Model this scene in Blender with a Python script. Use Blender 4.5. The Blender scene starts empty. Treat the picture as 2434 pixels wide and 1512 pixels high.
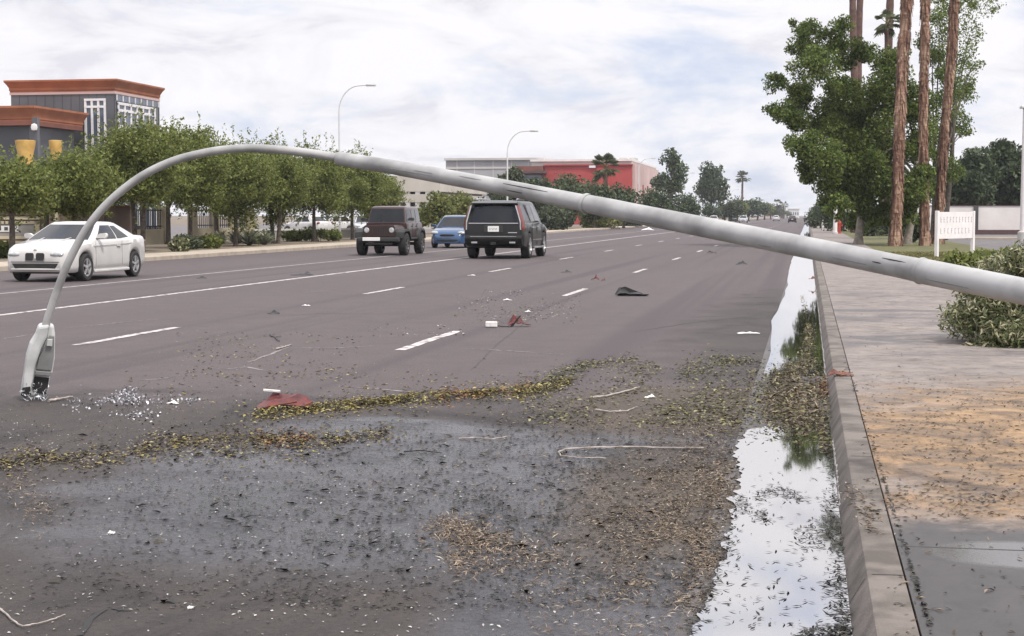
import bpy, math, random
import numpy as np
from mathutils import Vector, Matrix
S = bpy.context.scene
COL = S.collection
R = math.radians
# ------------------------------------------------------------------ camera, sky, sun, exposure
CH = 1.5                       # camera height (m)
FPX, PW, PH = 3780.0, 2434.0, 1512.0
VPX, VPY = 1920.0, 512.0       # where the street's direction vanishes
TH = math.atan((PH / 2 - VPY) / FPX)
PSI = math.atan((VPX - PW / 2) / FPX * math.cos(TH))
cam_d = bpy.data.cameras.new('camera'); cam = bpy.data.objects.new('camera', cam_d); COL.objects.link(cam)
cam.location = (0, 0, CH); cam.rotation_euler = (math.pi / 2 - TH, 0, PSI)
cam_d.sensor_width = 36; cam_d.lens = FPX / PW * 36; cam_d.clip_start = 0.1; cam_d.clip_end = 9000
S.camera = cam
FW = Vector((-math.sin(PSI) * math.cos(TH), math.cos(PSI) * math.cos(TH), -math.sin(TH)))
RT = Vector((math.cos(PSI), math.sin(PSI), 0)); UP = RT.cross(FW)
def P(px, py, D):              # point of the place seen at a pixel, at depth D
    return Vector((0, 0, CH)) + (FW + RT * ((px - PW / 2) / FPX) + UP * ((PH / 2 - py) / FPX)) * D
def G(px, py, z=0.0):          # the same, on the level z
    d = FW + RT * ((px - PW / 2) / FPX) + UP * ((PH / 2 - py) / FPX)
    return Vector((0, 0, CH)) + d * ((z - CH) / d.z)
SUN_EL, SUN_AZ = R(58), R(128)  # azimuth from +Y towards +X
W = bpy.data.worlds.new('World'); S.world = W; W.use_nodes = True
nt = W.node_tree; nt.nodes.clear()
def nn(t, k, **kw):
    n = t.nodes.new(k)
    for a, b in kw.items(): setattr(n, a, b)
    return n
out = nn(nt, 'ShaderNodeOutputWorld'); bg = nn(nt, 'ShaderNodeBackground'); bg.inputs[1].default_value = 0.1
sky = nn(nt, 'ShaderNodeTexSky', sky_type='NISHITA'); sky.sun_disc = False
sky.sun_elevation = SUN_EL; sky.sun_rotation = SUN_AZ; sky.dust_density = 1.5
tc = nn(nt, 'ShaderNodeTexCoord'); sep = nn(nt, 'ShaderNodeSeparateXYZ'); nt.links.new(tc.outputs['Generated'], sep.inputs[0])
def wmath(op, a, b=None, t=None):
    t = t or nt
    n = nn(t, 'ShaderNodeMath', operation=op)
    for i, q in enumerate((a, b)):
        if q is None: continue
        if isinstance(q, (int, float)): n.inputs[i].default_value = q
        else: t.links.new(q, n.inputs[i])
    return n.outputs[0]
zz = wmath('ADD', wmath('MAXIMUM', sep.outputs[2], 0.0), 0.3)
comb = nn(nt, 'ShaderNodeCombineXYZ')
nt.links.new(wmath('DIVIDE', sep.outputs[0], zz), comb.inputs[0]); nt.links.new(wmath('DIVIDE', sep.outputs[1], zz), comb.inputs[1])
def wnoise(scale, detail, rough, dist, off):
    m = nn(nt, 'ShaderNodeMapping'); m.inputs['Location'].default_value = off
    nt.links.new(comb.outputs[0], m.inputs[0])
    n = nn(nt, 'ShaderNodeTexNoise'); n.inputs['Scale'].default_value = scale; n.inputs['Detail'].default_value = detail
    n.inputs['Roughness'].default_value = rough; n.inputs['Distortion'].default_value = dist
    nt.links.new(m.outputs[0], n.inputs['Vector']); return n.outputs[0]
def ramp(t, fac, stops, interp='LINEAR'):
    r = nn(t, 'ShaderNodeValToRGB'); r.color_ramp.interpolation = interp
    el = r.color_ramp.elements
    while len(el) < len(stops): el.new(0.5)
    for e, (p, c) in zip(el, stops):
        e.position = p; e.color = (*c, 1) if len(c) == 3 else c
    t.links.new(fac, r.inputs[0]); return r.outputs[0]
def mixc(t, fac, a, b, mode='MIX'):
    m = nn(t, 'ShaderNodeMix', data_type='RGBA', blend_type=mode)
    for i, q in ((0, fac), (6, a), (7, b)):
        if isinstance(q, (int, float)): m.inputs[i].default_value = q
        elif isinstance(q, tuple): m.inputs[i].default_value = (*q[:3], 1)
        else: t.links.new(q, m.inputs[i])
    return m.outputs[2]
cl1 = wnoise(1.5, 8, 0.55, 0.4, (3.1, 1.7, 0)); cl2 = wnoise(4.2, 7, 0.6, 0.5, (7.3, 2.2, 0))
mask = ramp(nt, wmath('ADD', wmath('MULTIPLY', cl1, 0.7), wmath('MULTIPLY', cl2, 0.3)), [(0.36, (0, 0, 0)), (0.49, (1, 1, 1))], 'EASE')
cloud = ramp(nt, wnoise(3.2, 8, 0.6, 0.7, (1.3, 9.2, 0)), [(0.36, (6.9, 6.8, 7.4)), (0.43, (7.9, 7.8, 8.15)), (0.52, (8.5, 8.35, 8.6))])
blue = mixc(nt, 0.75, sky.outputs[0], (6.0, 6.6, 8.4))
zen = nn(nt, 'ShaderNodeMapRange', interpolation_type='SMOOTHSTEP'); nt.links.new(sep.outputs[2], zen.inputs[0])   # an overcast sky brightens towards the zenith
zen.inputs[1].default_value = 0.115; zen.inputs[2].default_value = 0.38; zen.inputs[3].default_value = 1.0; zen.inputs[4].default_value = 1.45
vm = nn(nt, 'ShaderNodeVectorMath', operation='SCALE'); nt.links.new(mixc(nt, mask, blue, cloud), vm.inputs[0]); nt.links.new(zen.outputs[0], vm.inputs['Scale'])
nt.links.new(vm.outputs[0], bg.inputs[0]); nt.links.new(bg.outputs[0], out.inputs[0])
sun_d = bpy.data.lights.new('sun', 'SUN'); sun = bpy.data.objects.new('sun', sun_d); COL.objects.link(sun)
sun_d.energy = 3.2; sun_d.angle = R(8); sun_d.color = (1, 0.95, 0.87)
sdir = Vector((math.sin(SUN_AZ) * math.cos(SUN_EL), math.cos(SUN_AZ) * math.cos(SUN_EL), math.sin(SUN_EL)))
sun.rotation_euler = sdir.to_track_quat('Z', 'Y').to_euler(); sun.location = (30, -40, 60)
S.view_settings.view_transform = 'Standard'; S.view_settings.look = 'None'
S.view_settings.exposure = 0.25; S.view_settings.gamma = 1.0
S.cycles.max_bounces = 8; S.cycles.transparent_max_bounces = 8
rng = np.random.default_rng(7); random.seed(7)
# ------------------------------------------------------------------ helpers
class MB:
    def __init__(s): s.v = []; s.f = []
    def add(s, v, f):
        b = len(s.v); s.v += [tuple(q) for q in v]; s.f += [tuple(i + b for i in q) for q in f]; return s
    def box(s, c, d, rz=0, rx=0, ry=0):
        M = Matrix.Rotation(rz, 3, 'Z') @ Matrix.Rotation(ry, 3, 'Y') @ Matrix.Rotation(rx, 3, 'X')
        vs = [Vector(c) + M @ Vector((x * d[0] / 2, y * d[1] / 2, z * d[2] / 2)) for x in (-1, 1) for y in (-1, 1) for z in (-1, 1)]
        return s.add(vs, [(0, 1, 3, 2), (4, 6, 7, 5), (0, 4, 5, 1), (2, 3, 7, 6), (0, 2, 6, 4), (1, 5, 7, 3)])
    def span(s, a, b):
        return s.box([(a[i] + b[i]) / 2 for i in range(3)], [abs(b[i] - a[i]) for i in range(3)])
    def loft(s, rings, cap0=True, cap1=True, closed=True):
        n = len(rings[0]); v = [p for r in rings for p in r]; f = []
        for k in range(len(rings) - 1):
            for i in range(n if closed else n - 1):
                j = (i + 1) % n
                f.append((k * n + i, k * n + j, (k + 1) * n + j, (k + 1) * n + i))
        if closed and cap0: f.append(tuple(range(n - 1, -1, -1)))
        if closed and cap1: f.append(tuple((len(rings) - 1) * n + i for i in range(n)))
        return s.add(v, f)
    def tube(s, pts, rad, n=10, caps=True):
        pts = [Vector(p) for p in pts]
        if not hasattr(rad, '__len__'): rad = [rad] * len(pts)
        rings = []; u = None
        for i, p in enumerate(pts):
            t = (pts[min(i + 1, len(pts) - 1)] - pts[max(i - 1, 0)]).normalized()
            if u is None:
                u = t.orthogonal().normalized()
            u = (u - t * u.dot(t)).normalized(); w = t.cross(u)
            rings.append([p + (u * math.cos(a) + w * math.sin(a)) * rad[i] for a in [2 * math.pi * k / n for k in range(n)]])
        return s.loft(rings, caps, caps)
    def lathe(s, prof, n=16, axis='Z', c=(0, 0, 0)):
        rings = []
        for (r, h) in prof:
            ring = []
            for k in range(n):
                a = 2 * math.pi * k / n; p = (r * math.cos(a), r * math.sin(a), h)
                if axis == 'X': p = (h, p[0], p[1])
                if axis == 'Y': p = (p[0], h, p[1])
                ring.append((p[0] + c[0], p[1] + c[1], p[2] + c[2]))
            rings.append(ring)
        return s.loft(rings)
    def prism(s, poly, o, a, b, n, t):     # polygon in the plane o + a*x + b*y, pushed t along n
        o, a, b, n = Vector(o), Vector(a), Vector(b), Vector(n)
        r0 = [o + a * x + b * y for x, y in poly]; r1 = [p + n * t for p in r0]
        return s.loft([r0, r1])
    def build(s, name, m, parent=None, smooth=False, bevel=0, loc=None, ang=40):
        me = bpy.data.meshes.new(name); me.from_pydata(s.v, [], s.f); me.validate()
        import bmesh
        bm = bmesh.new(); bm.from_mesh(me); bmesh.ops.recalc_face_normals(bm, faces=bm.faces); bm.to_mesh(me); bm.free()
        if smooth:
            me.polygons.foreach_set('use_smooth', [True] * len(me.polygons))
            me.set_sharp_from_angle(angle=R(ang))
        me.materials.append(m)
        o = bpy.data.objects.new(name, me); COL.objects.link(o)
        if parent is not None: o.parent = parent
        if loc is not None: o.location = loc
        if bevel:
            b = o.modifiers.new('bevel', 'BEVEL'); b.width = bevel; b.segments = 2; b.limit_method = 'ANGLE'; b.angle_limit = R(35)
        return o
def tag(o, label=None, cat=None, group=None, kind=None):
    if label: o['label'] = label
    if cat: o['category'] = cat
    if group: o['group'] = group
    if kind: o['kind'] = kind
    return o
def thing(name, label, cat, loc=(0, 0, 0), rz=0, group=None, sc=1):
    o = bpy.data.objects.new(name, None); COL.objects.link(o); o.location = loc; o.rotation_euler = (0, 0, rz); o.scale = (sc,) * 3
    o.empty_display_size = 0.3
    return tag(o, label, cat, group)
def dup(root, loc, rz=0, label=None, sc=None, group=None):
    def cp(o, par):
        c = o.copy(); COL.objects.link(c)
        if par is not None: c.parent = par
        for ch in list(o.children): cp(ch, c)
        return c
    r = cp(root, None); r.location = loc; r.rotation_euler = (0, 0, rz)
    if sc: r.scale = sc if hasattr(sc, '__len__') else (sc,) * 3
    if label: r['label'] = label
    if group: r['group'] = group
    return r
def mat(name, c, rough=0.6, c2=None, scale=6, metal=0, spec=0.5, bump=0, bscale=40, coat=0, detail=5, island=0, lo=0.35, hi=0.65):
    m = bpy.data.materials.new(name); m.use_nodes = True; t = m.node_tree
    b = t.nodes['Principled BSDF']; b.inputs['Roughness'].default_value = rough; b.inputs['Metallic'].default_value = metal
    b.inputs['Specular IOR Level'].default_value = spec; b.inputs['Coat Weight'].default_value = coat; b.inputs['Coat Roughness'].default_value = 0.04
    if c2 is None: c2 = tuple(x * 0.86 for x in c)
    co = nn(t, 'ShaderNodeTexCoord')
    n = nn(t, 'ShaderNodeTexNoise'); n.inputs['Scale'].default_value = scale; n.inputs['Detail'].default_value = detail
    t.links.new(co.outputs['Object'], n.inputs['Vector'])
    col = ramp(t, n.outputs[0], [(lo, c2), (hi, c)])
    if island:
        g = nn(t, 'ShaderNodeNewGeometry'); v = nn(t, 'ShaderNodeHueSaturation'); v.inputs['Saturation'].default_value = 1
        t.links.new(wmath('ADD', wmath('MULTIPLY', g.outputs['Random Per Island'], island), 1 - island / 2, t), v.inputs['Value']) if False else None
        mm = nn(t, 'ShaderNodeMath', operation='MULTIPLY_ADD'); mm.inputs[1].default_value = island; mm.inputs[2].default_value = 1 - island / 2
        t.links.new(g.outputs['Random Per Island'], mm.inputs[0]); t.links.new(mm.outputs[0], v.inputs['Value']); t.links.new(col, v.inputs['Color']); col = v.outputs[0]
    t.links.new(col, b.inputs['Base Color'])
    if bump:
        n2 = nn(t, 'ShaderNodeTexNoise'); n2.inputs['Scale'].default_value = bscale; n2.inputs['Detail'].default_value = 4
        t.links.new(co.outputs['Object'], n2.inputs['Vector'])
        bp = nn(t, 'ShaderNodeBump'); bp.inputs['Strength'].default_value = bump; bp.inputs['Distance'].default_value = 0.02
        t.links.new(n2.outputs[0], bp.inputs['Height']); t.links.new(bp.outputs[0], b.inputs['Normal'])
    return m
def leafmat(name, stops, rough=0.55, trans=0.3):
    """each leaf its own tint out of a ramp; a little light passes through"""
    m = bpy.data.materials.new(name); m.use_nodes = True; t = m.node_tree
    b = t.nodes['Principled BSDF']; b.inputs['Roughness'].default_value = rough; b.inputs['Specular IOR Level'].default_value = 0.3
    g = nn(t, 'ShaderNodeNewGeometry')
    col = ramp(t, g.outputs['Random Per Island'], stops)
    t.links.new(col, b.inputs['Base Color'])
    if trans:
        tr = nn(t, 'ShaderNodeBsdfTranslucent'); t.links.new(col, tr.inputs[0])
        mx = nn(t, 'ShaderNodeMixShader'); mx.inputs[0].default_value = trans
        t.links.new(b.outputs[0], mx.inputs[1]); t.links.new(tr.outputs[0], mx.inputs[2])
        t.links.new(mx.outputs[0], t.nodes['Material Output'].inputs[0])
    return m
def leaves(name, C, size, m, parent=None, flat=0.0, asp=0.45, seed=1, jit=0.5, fold=0.25, length=None):
    """one small folded leaf (two triangles' worth) per centre"""
    r = np.random.default_rng(seed); C = np.asarray(C, float); n = len(C)
    nrm = r.normal(size=(n, 3)); nrm[:, 2] = nrm[:, 2] + flat * np.sign(nrm[:, 2]) if flat else nrm[:, 2]
    if flat: nrm[:, 2] = np.abs(nrm[:, 2]) + flat
    nrm /= np.linalg.norm(nrm, axis=1)[:, None]
    u = r.normal(size=(n, 3)); u -= nrm * (u * nrm).sum(1)[:, None]; u /= np.linalg.norm(u, axis=1)[:, None]
    w = np.cross(nrm, u)
    sz = np.broadcast_to(np.asarray(size, float), (n,)) * (1 + jit * (r.random(n) - 0.5) * 2)
    L = sz[:, None] * 0.5; Wd = L * asp
    a = C - u * L; b_ = C + w * Wd + nrm * L * fold; c = C + u * L; d = C - w * Wd + nrm * L * fold
    V = np.stack([a, b_, c, d], 1).reshape(-1, 3)
    me = bpy.data.meshes.new(name); me.vertices.add(4 * n); me.vertices.foreach_set('co', V.ravel())
    me.loops.add(4 * n); me.loops.foreach_set('vertex_index', np.arange(4 * n, dtype=np.int32))
    me.polygons.add(n); me.polygons.foreach_set('loop_start', np.arange(0, 4 * n, 4, dtype=np.int32))
    me.update(); me.validate()
    me.materials.append(m); o = bpy.data.objects.new(name, me); COL.objects.link(o)
    if parent is not None: o.parent = parent
    return o
# ------------------------------------------------------------------ the ground, the street, kerbs and pavements
def posnodes(t):
    g = nn(t, 'ShaderNodeNewGeometry'); s = nn(t, 'ShaderNodeSeparateXYZ'); t.links.new(g.outputs['Position'], s.inputs[0])
    return g.outputs['Position'], s.outputs[0], s.outputs[1], s.outputs[2]
def tnoise(t, vec, scale, detail=5, rough=0.55, dist=0, sc=(1, 1, 1)):
    m = nn(t, 'ShaderNodeMapping'); m.inputs['Scale'].default_value = sc; t.links.new(vec, m.inputs[0])
    n = nn(t, 'ShaderNodeTexNoise'); n.inputs['Scale'].default_value = scale; n.inputs['Detail'].default_value = detail
    n.inputs['Roughness'].default_value = rough; n.inputs['Distortion'].default_value = dist
    t.links.new(m.outputs[0], n.inputs['Vector']); return n.outputs[0]
def ell(t, x, y, cx, cy, rx, ry):      # 1 at the middle of an ellipse, 0 on its rim
    a = wmath('POWER', wmath('DIVIDE', wmath('SUBTRACT', x, cx, t), rx, t), 2, t)
    b = wmath('POWER', wmath('DIVIDE', wmath('SUBTRACT', y, cy, t), ry, t), 2, t)
    return wmath('SUBTRACT', 1.0, wmath('SQRT', wmath('ADD', a, b, t), None, t), t)
def smooth(t, v, a, b):
    n = nn(t, 'ShaderNodeMapRange', interpolation_type='SMOOTHSTEP'); t.links.new(v, n.inputs[0])
    n.inputs[1].default_value = a; n.inputs[2].default_value = b; return n.outputs[0]
def asphalt(name):
    m = bpy.data.materials.new(name); m.use_nodes = True; t = m.node_tree; b = t.nodes['Principled BSDF']
    pos, x, y, z = posnodes(t)
    big = tnoise(t, pos, 0.35, 5, 0.6, 0.6, (1, 0.25, 1)); mid = tnoise(t, pos, 2.2, 6, 0.65); fine = tnoise(t, pos, 60, 3, 0.7); grit = tnoise(t, pos, 160, 2, 0.6)
    dry = ramp(t, big, [(0.3, (0.090, 0.071, 0.074)), (0.5, (0.106, 0.085, 0.087)), (0.7, (0.121, 0.099, 0.099))])
    dry = mixc(t, 0.55, dry, ramp(t, mid, [(0.3, (0.082, 0.066, 0.068)), (0.7, (0.126, 0.103, 0.103))]))
    tracks = tnoise(t, pos, 1.0, 3, 0.5, 0.2, (1.1, 0.012, 1))
    dry = mixc(t, smooth(t, tracks, 0.52, 0.68), dry, (0.078, 0.063, 0.066))
    # near road colour darkened for dampness and weaker sky sheen; truly wet sheet inside
    nz = wmath('MULTIPLY', wmath('SUBTRACT', tnoise(t, pos, 0.9, 6, 0.62, 0.5), 0.5, t), 1.5, t)
    damp_lowsheen = smooth(t, wmath('ADD', wmath('MULTIPLY', wmath('SUBTRACT', 12.6, y, t), 0.5, t), nz, t), -0.35, 0.6)
    near_kerb = smooth(t, wmath('ADD', ell(t, x, y, -0.5, 22, 1.5, 13), wmath('MULTIPLY', nz, 0.6, t), t), 0.0, 0.6)
    damp_lowsheen = wmath('MAXIMUM', damp_lowsheen, wmath('MULTIPLY', near_kerb, 0.9, t), t)
    w1 = ell(t, x, y, -2.3, 8.6, 2.3, 2.9); w2 = ell(t, x, y, -0.75, 6.0, 0.75, 3.0); w3 = ell(t, x, y, -0.9, 9.8, 1.3, 1.5)
    w4 = ell(t, x, y, -2.9, 10.6, 1.2, 1.0)
    wet = smooth(t, wmath('ADD', wmath('MAXIMUM', wmath('MAXIMUM', w1, w2, t), wmath('MAXIMUM', w3, w4, t), t), wmath('MULTIPLY', nz, 0.55, t), t), 0.02, 0.42)
    speck = smooth(t, tnoise(t, pos, 26, 4, 0.75), 0.40, 0.62)
    col = mixc(t, damp_lowsheen, dry, mixc(t, mid, (0.036, 0.030, 0.029), (0.068, 0.057, 0.053)))
    col = mixc(t, wet, col, mixc(t, fine, (0.034, 0.034, 0.041), (0.075, 0.074, 0.084)))
    col = mixc(t, 0.32, col, mixc(t, fine, (0.05, 0.046, 0.046), (0.30, 0.27, 0.27)), 'OVERLAY')
    silt = smooth(t, wmath('ADD', wmath('MAXIMUM', ell(t, x, y, -0.75, 8.6, 0.75, 2.6), ell(t, x, y, -0.9, 12.3, 1.4, 2.2), t), wmath('MULTIPLY', nz, 0.6, t), t), 0.05, 0.5)
    col = mixc(t, wmath('MULTIPLY', silt, 0.8, t), col, mixc(t, tnoise(t, pos, 9, 8, 0.75, 0.4), (0.030, 0.024, 0.019), (0.105, 0.080, 0.058)))
    blot = tnoise(t, pos, 1.3, 9, 0.68, 0.7, (1, 0.55, 1))
    col = mixc(t, wmath('MULTIPLY', damp_lowsheen, 0.75, t), col, mixc(t, 1.0, col, ramp(t, blot, [(0.33, (0.30, 0.28, 0.28)), (0.47, (0.95, 0.93, 0.93)), (0.64, (1.45, 1.40, 1.36))]), 'MULTIPLY'))
    peb = tnoise(t, pos, 34, 6, 0.9)
    col = mixc(t, 0.6, col, ramp(t, peb, [(0.36, (0.16, 0.15, 0.15)), (0.5, (0.5, 0.5, 0.5)), (0.66, (0.84, 0.82, 0.82))]), 'OVERLAY')
    t.links.new(col, b.inputs['Base Color'])
    wet = wmath('MULTIPLY', wet, wmath('SUBTRACT', 1.0, wmath('MULTIPLY', silt, 0.75, t), t), t)
    rw = wmath('ADD', 0.09, wmath('MULTIPLY', smooth(t, tnoise(t, pos, 1.7, 5, 0.65, 0.3, (0.7, 1.2, 1)), 0.34, 0.62), 0.34, t), t); rw = wmath('ADD', rw, wmath('MULTIPLY', speck, 0.22, t), t)
    r = nn(t, 'ShaderNodeMix', data_type='FLOAT'); t.links.new(wet, r.inputs[0]); r.inputs[2].default_value = 0.8; t.links.new(rw, r.inputs[3])
    t.links.new(r.outputs[0], b.inputs['Roughness']); b.inputs['Specular IOR Level'].default_value = 0.45
    bp = nn(t, 'ShaderNodeBump'); bp.inputs['Strength'].default_value = 0.55; bp.inputs['Distance'].default_value = 0.012
    t.links.new(wmath('ADD', wmath('MULTIPLY', fine, 0.7, t), wmath('ADD', wmath('MULTIPLY', grit, 0.5, t), wmath('MULTIPLY', peb, 0.9, t), t), t), bp.inputs['Height']); t.links.new(bp.outputs[0], b.inputs['Normal'])
    return m
def concrete_walk(name):
    m = bpy.data.materials.new(name); m.use_nodes = True; t = m.node_tree; b = t.nodes['Principled BSDF']
    pos, x, y, z = posnodes(t)
    mid = tnoise(t, pos, 1.6, 6, 0.6); fine = tnoise(t, pos, 70, 3, 0.7); nz = wmath('SUBTRACT', tnoise(t, pos, 1.5, 9, 0.7, 0.6), 0.5, t)
    col = ramp(t, mid, [(0.3, (0.170, 0.144, 0.131)), (0.7, (0.250, 0.216, 0.199))])
    # darker, less rough bands running across the slabs farther off
    band = smooth(t, tnoise(t, pos, 0.9, 7, 0.66, 0.8, (0.35, 0.8, 1)), 0.49, 0.60)
    far = smooth(t, wmath('ADD', ell(t, x, y, 1.2, 23, 4, 9), nz, t), 0.0, 0.5)
    bandm = wmath('MULTIPLY', band, far, t)
    col = mixc(t, wmath('MULTIPLY', bandm, 0.85, t), col, (0.085, 0.078, 0.08))
    # orange mud washed over the slabs
    mudm = smooth(t, wmath('ADD', ell(t, x, y, 2.0, 10.0, 2.6, 3.7), wmath('MULTIPLY', nz, 1.9, t), t), -0.22, 0.52)
    mudc = ramp(t, tnoise(t, pos, 2.4, 12, 0.74, 0.8), [(0.34, (0.085, 0.058, 0.042)), (0.45, (0.165, 0.108, 0.062)), (0.55, (0.285, 0.175, 0.085)), (0.72, (0.37, 0.255, 0.15))])
    col = mixc(t, wmath('MULTIPLY', mudm, 0.88, t), col, mudc)
    wetm = smooth(t, wmath('ADD', wmath('SUBTRACT', 7.35, y, t), wmath('MULTIPLY', nz, 1.6, t), t), -0.1, 0.25)
    col = mixc(t, wetm, col, mixc(t, mid, (0.030, 0.026, 0.025), (0.060, 0.053, 0.050)))
    stain = tnoise(t, pos, 5.5, 10, 0.75, 0.6)
    col = mixc(t, 0.55, col, ramp(t, stain, [(0.34, (0.12, 0.11, 0.10)), (0.5, (0.5, 0.5, 0.5)), (0.66, (0.72, 0.70, 0.68))]), 'OVERLAY')
    col = mixc(t, 0.35, col, mixc(t, fine, (0.1, 0.1, 0.1), (0.75, 0.75, 0.75)), 'OVERLAY')
    t.links.new(col, b.inputs['Base Color'])
    pool = smooth(t, wmath('ADD', ell(t, x, y, 0.92, 6.62, 0.5, 0.32), wmath('MULTIPLY', nz, 0.5, t), t), 0.05, 0.35)
    rg = wmath('SUBTRACT', wmath('SUBTRACT', 0.85, wmath('MULTIPLY', wetm, 0.42, t), t), wmath('MULTIPLY', wmath('MULTIPLY', pool, wetm, t), 0.37, t), t)
    rg = wmath('SUBTRACT', rg, wmath('MULTIPLY', bandm, 0.25, t), t)
    t.links.new(rg, b.inputs['Roughness'])
    bp = nn(t, 'ShaderNodeBump'); bp.inputs['Distance'].default_value = 0.006
    t.links.new(wmath('SUBTRACT', 0.4, wmath('MULTIPLY', wetm, 0.3, t), t), bp.inputs['Strength'])
    t.links.new(wmath('ADD', fine, wmath('MULTIPLY', mudm, mid, t), t), bp.inputs['Height']); t.links.new(bp.outputs[0], b.inputs['Normal'])
    return m
M = {}
M['asphalt'] = asphalt('asphalt'); M['walk'] = concrete_walk('pavement_concrete')
M['concrete'] = mat('kerb_concrete', (0.175, 0.150, 0.132), 0.85, (0.090, 0.076, 0.066), 4.5, bump=0.25, bscale=80, detail=14, lo=0.38, hi=0.6)
M['gutter'] = mat('gutter_concrete', (0.085, 0.073, 0.068), 0.5, (0.042, 0.037, 0.035), 3, bump=0.4, detail=9)
M['pale_concrete'] = mat('pale_concrete', (0.42, 0.36, 0.29), 0.9, (0.32, 0.27, 0.22), 2)
M['paint'] = mat('road_paint', (0.52, 0.48, 0.47), 0.8, (0.15, 0.125, 0.127), 6, bump=0.2, detail=12, lo=0.38, hi=0.52)
M['worn_paint'] = mat('worn_road_paint', (0.40, 0.37, 0.37), 0.8, (0.19, 0.17, 0.17), 5, detail=8, lo=0.35, hi=0.6)
M['soil'] = mat('desert_soil', (0.20, 0.155, 0.11), 0.95, (0.12, 0.095, 0.065), 0.8, bump=0.5, bscale=9, detail=8)
M['turf'] = mat('dry_turf', (0.13, 0.125, 0.045), 0.95, (0.075, 0.075, 0.03), 1.5, bump=0.6, bscale=20, detail=8)
M['water'] = mat('gutter_water', (0.028, 0.026, 0.022), 0.02, (0.018, 0.017, 0.014), 3, spec=0.5)
_t = M['water'].node_tree; _g = nn(_t, 'ShaderNodeBsdfGlossy'); _g.inputs['Roughness'].default_value = 0.03; _g.inputs['Color'].default_value = (0.97, 0.96, 0.96, 1)
_f = nn(_t, 'ShaderNodeFresnel'); _f.inputs[0].default_value = 1.36; _r = nn(_t, 'ShaderNodeMapRange'); _r.inputs[1].default_value = 0.03; _r.inputs[2].default_value = 0.36; _r.inputs[3].default_value = 0.30; _r.inputs[4].default_value = 0.60
_t.links.new(_f.outputs[0], _r.inputs[0]); _m = nn(_t, 'ShaderNodeMixShader'); _t.links.new(_r.outputs[0], _m.inputs[0])
_t.links.new(_t.nodes['Principled BSDF'].outputs[0], _m.inputs[1]); _t.links.new(_g.outputs[0], _m.inputs[2]); _t.links.new(_m.outputs[0], _t.nodes['Material Output'].inputs[0])
KX0, KX1, KX2, KH = 0.17, 0.24, 0.375, 0.13
LX = -21.3
FAR = 1600.0
def sheet(name, x0, x1, y0, y1, z, m, kind='structure'):
    return tag(MB().add([(x0, y0, z), (x1, y0, z), (x1, y1, z), (x0, y1, z)], [(0, 1, 2, 3)]).build(name, m), kind=kind)
sheet('ground', -2500, 2500, -300, 5000, -0.06, M['soil'])
sheet('road', LX, -0.45, -8, FAR, 0.0, M['asphalt'])
sheet('gutter', -0.45, KX0 + 0.03, -8, FAR, 0.004, M['gutter'])
# kerb beside the gutter: battered face, rounded nose
ys = [-8] + list(np.arange(2, 60, 0.25)) + list(np.arange(60, 400, 6)) + [FAR]
rk = np.random.default_rng(3); rings = []
for y in ys:
    j = 0
    rings.append([(KX0 - 0.01 + j, y, -0.05), (KX0 + j, y, 0.006), (KX1 - 0.008 + j, y, KH - 0.016), (KX1 + j, y, KH - 0.004), (KX1 + 0.012 + j, y, KH), (KX2, y, KH + 0.001), (KX2, y, -0.05)])
kerbm = MB().loft(rings)
tag(kerbm.build('kerb', M['concrete'], smooth=True, ang=28), kind='structure')
mb = MB(); yy = 3.1
while yy < 90:
    mb.loft([[(KX0 - 0.004, yy + d, 0.0), (KX1 - 0.016, yy + d, KH - 0.018), (KX1 + 0.02, yy + d, KH + 0.0025), (KX2, yy + d, KH + 0.0035)] for d in (0, 0.012)], closed=False); yy += 3.05
tag(mb.build('kerb_joints', M['gutter']), kind='structure')
M['kerb_glint'] = mat('painted_kerb_glint', (0.52, 0.48, 0.46), 0.7, (0.20, 0.17, 0.16), 9, detail=9, lo=0.36, hi=0.52)  # pale strip: the wet kerb edge's reflection, painted on as colour
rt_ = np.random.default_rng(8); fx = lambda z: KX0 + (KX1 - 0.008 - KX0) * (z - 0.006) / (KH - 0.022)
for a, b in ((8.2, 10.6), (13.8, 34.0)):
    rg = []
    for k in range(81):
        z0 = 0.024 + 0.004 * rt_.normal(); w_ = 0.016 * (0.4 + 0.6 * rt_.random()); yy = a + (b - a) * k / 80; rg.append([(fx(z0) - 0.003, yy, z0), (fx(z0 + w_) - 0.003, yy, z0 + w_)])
    tag(MB().loft(rg, closed=False).build('glint_line', M['kerb_glint']), kind='structure')
mb = MB()
y = -7.0
while y < 150:
    mb.span((KX2 + 0.007, y, -0.04), (2.65, y + 1.516, KH)); y += 1.524
mb.span((KX2 + 0.007, y, -0.04), (2.65, FAR, KH))
tag(mb.build('pavement', M['walk'], bevel=0.006), kind='structure')
mb = MB(); mb.span((2.66, -8, -0.05), (5.6, 62, 0.10)); mb.span((2.66, 62, -0.05), (7.5, FAR, 0.10)); tag(mb.build('grass_verge', M['turf']), kind='structure')
M['lot'] = mat('parking_asphalt', (0.16, 0.145, 0.145), 0.85, (0.10, 0.09, 0.092), 1.2, detail=8)
sheet('driveway', 5.6, 70, -8, 62, 0.07, M['lot']); sheet('parking_lot', 7.5, 90, 62, 132, 0.074, M['lot'])
sheet('side_ground', 7.5, 400, 132, FAR, 0.06, M['soil'])
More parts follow.
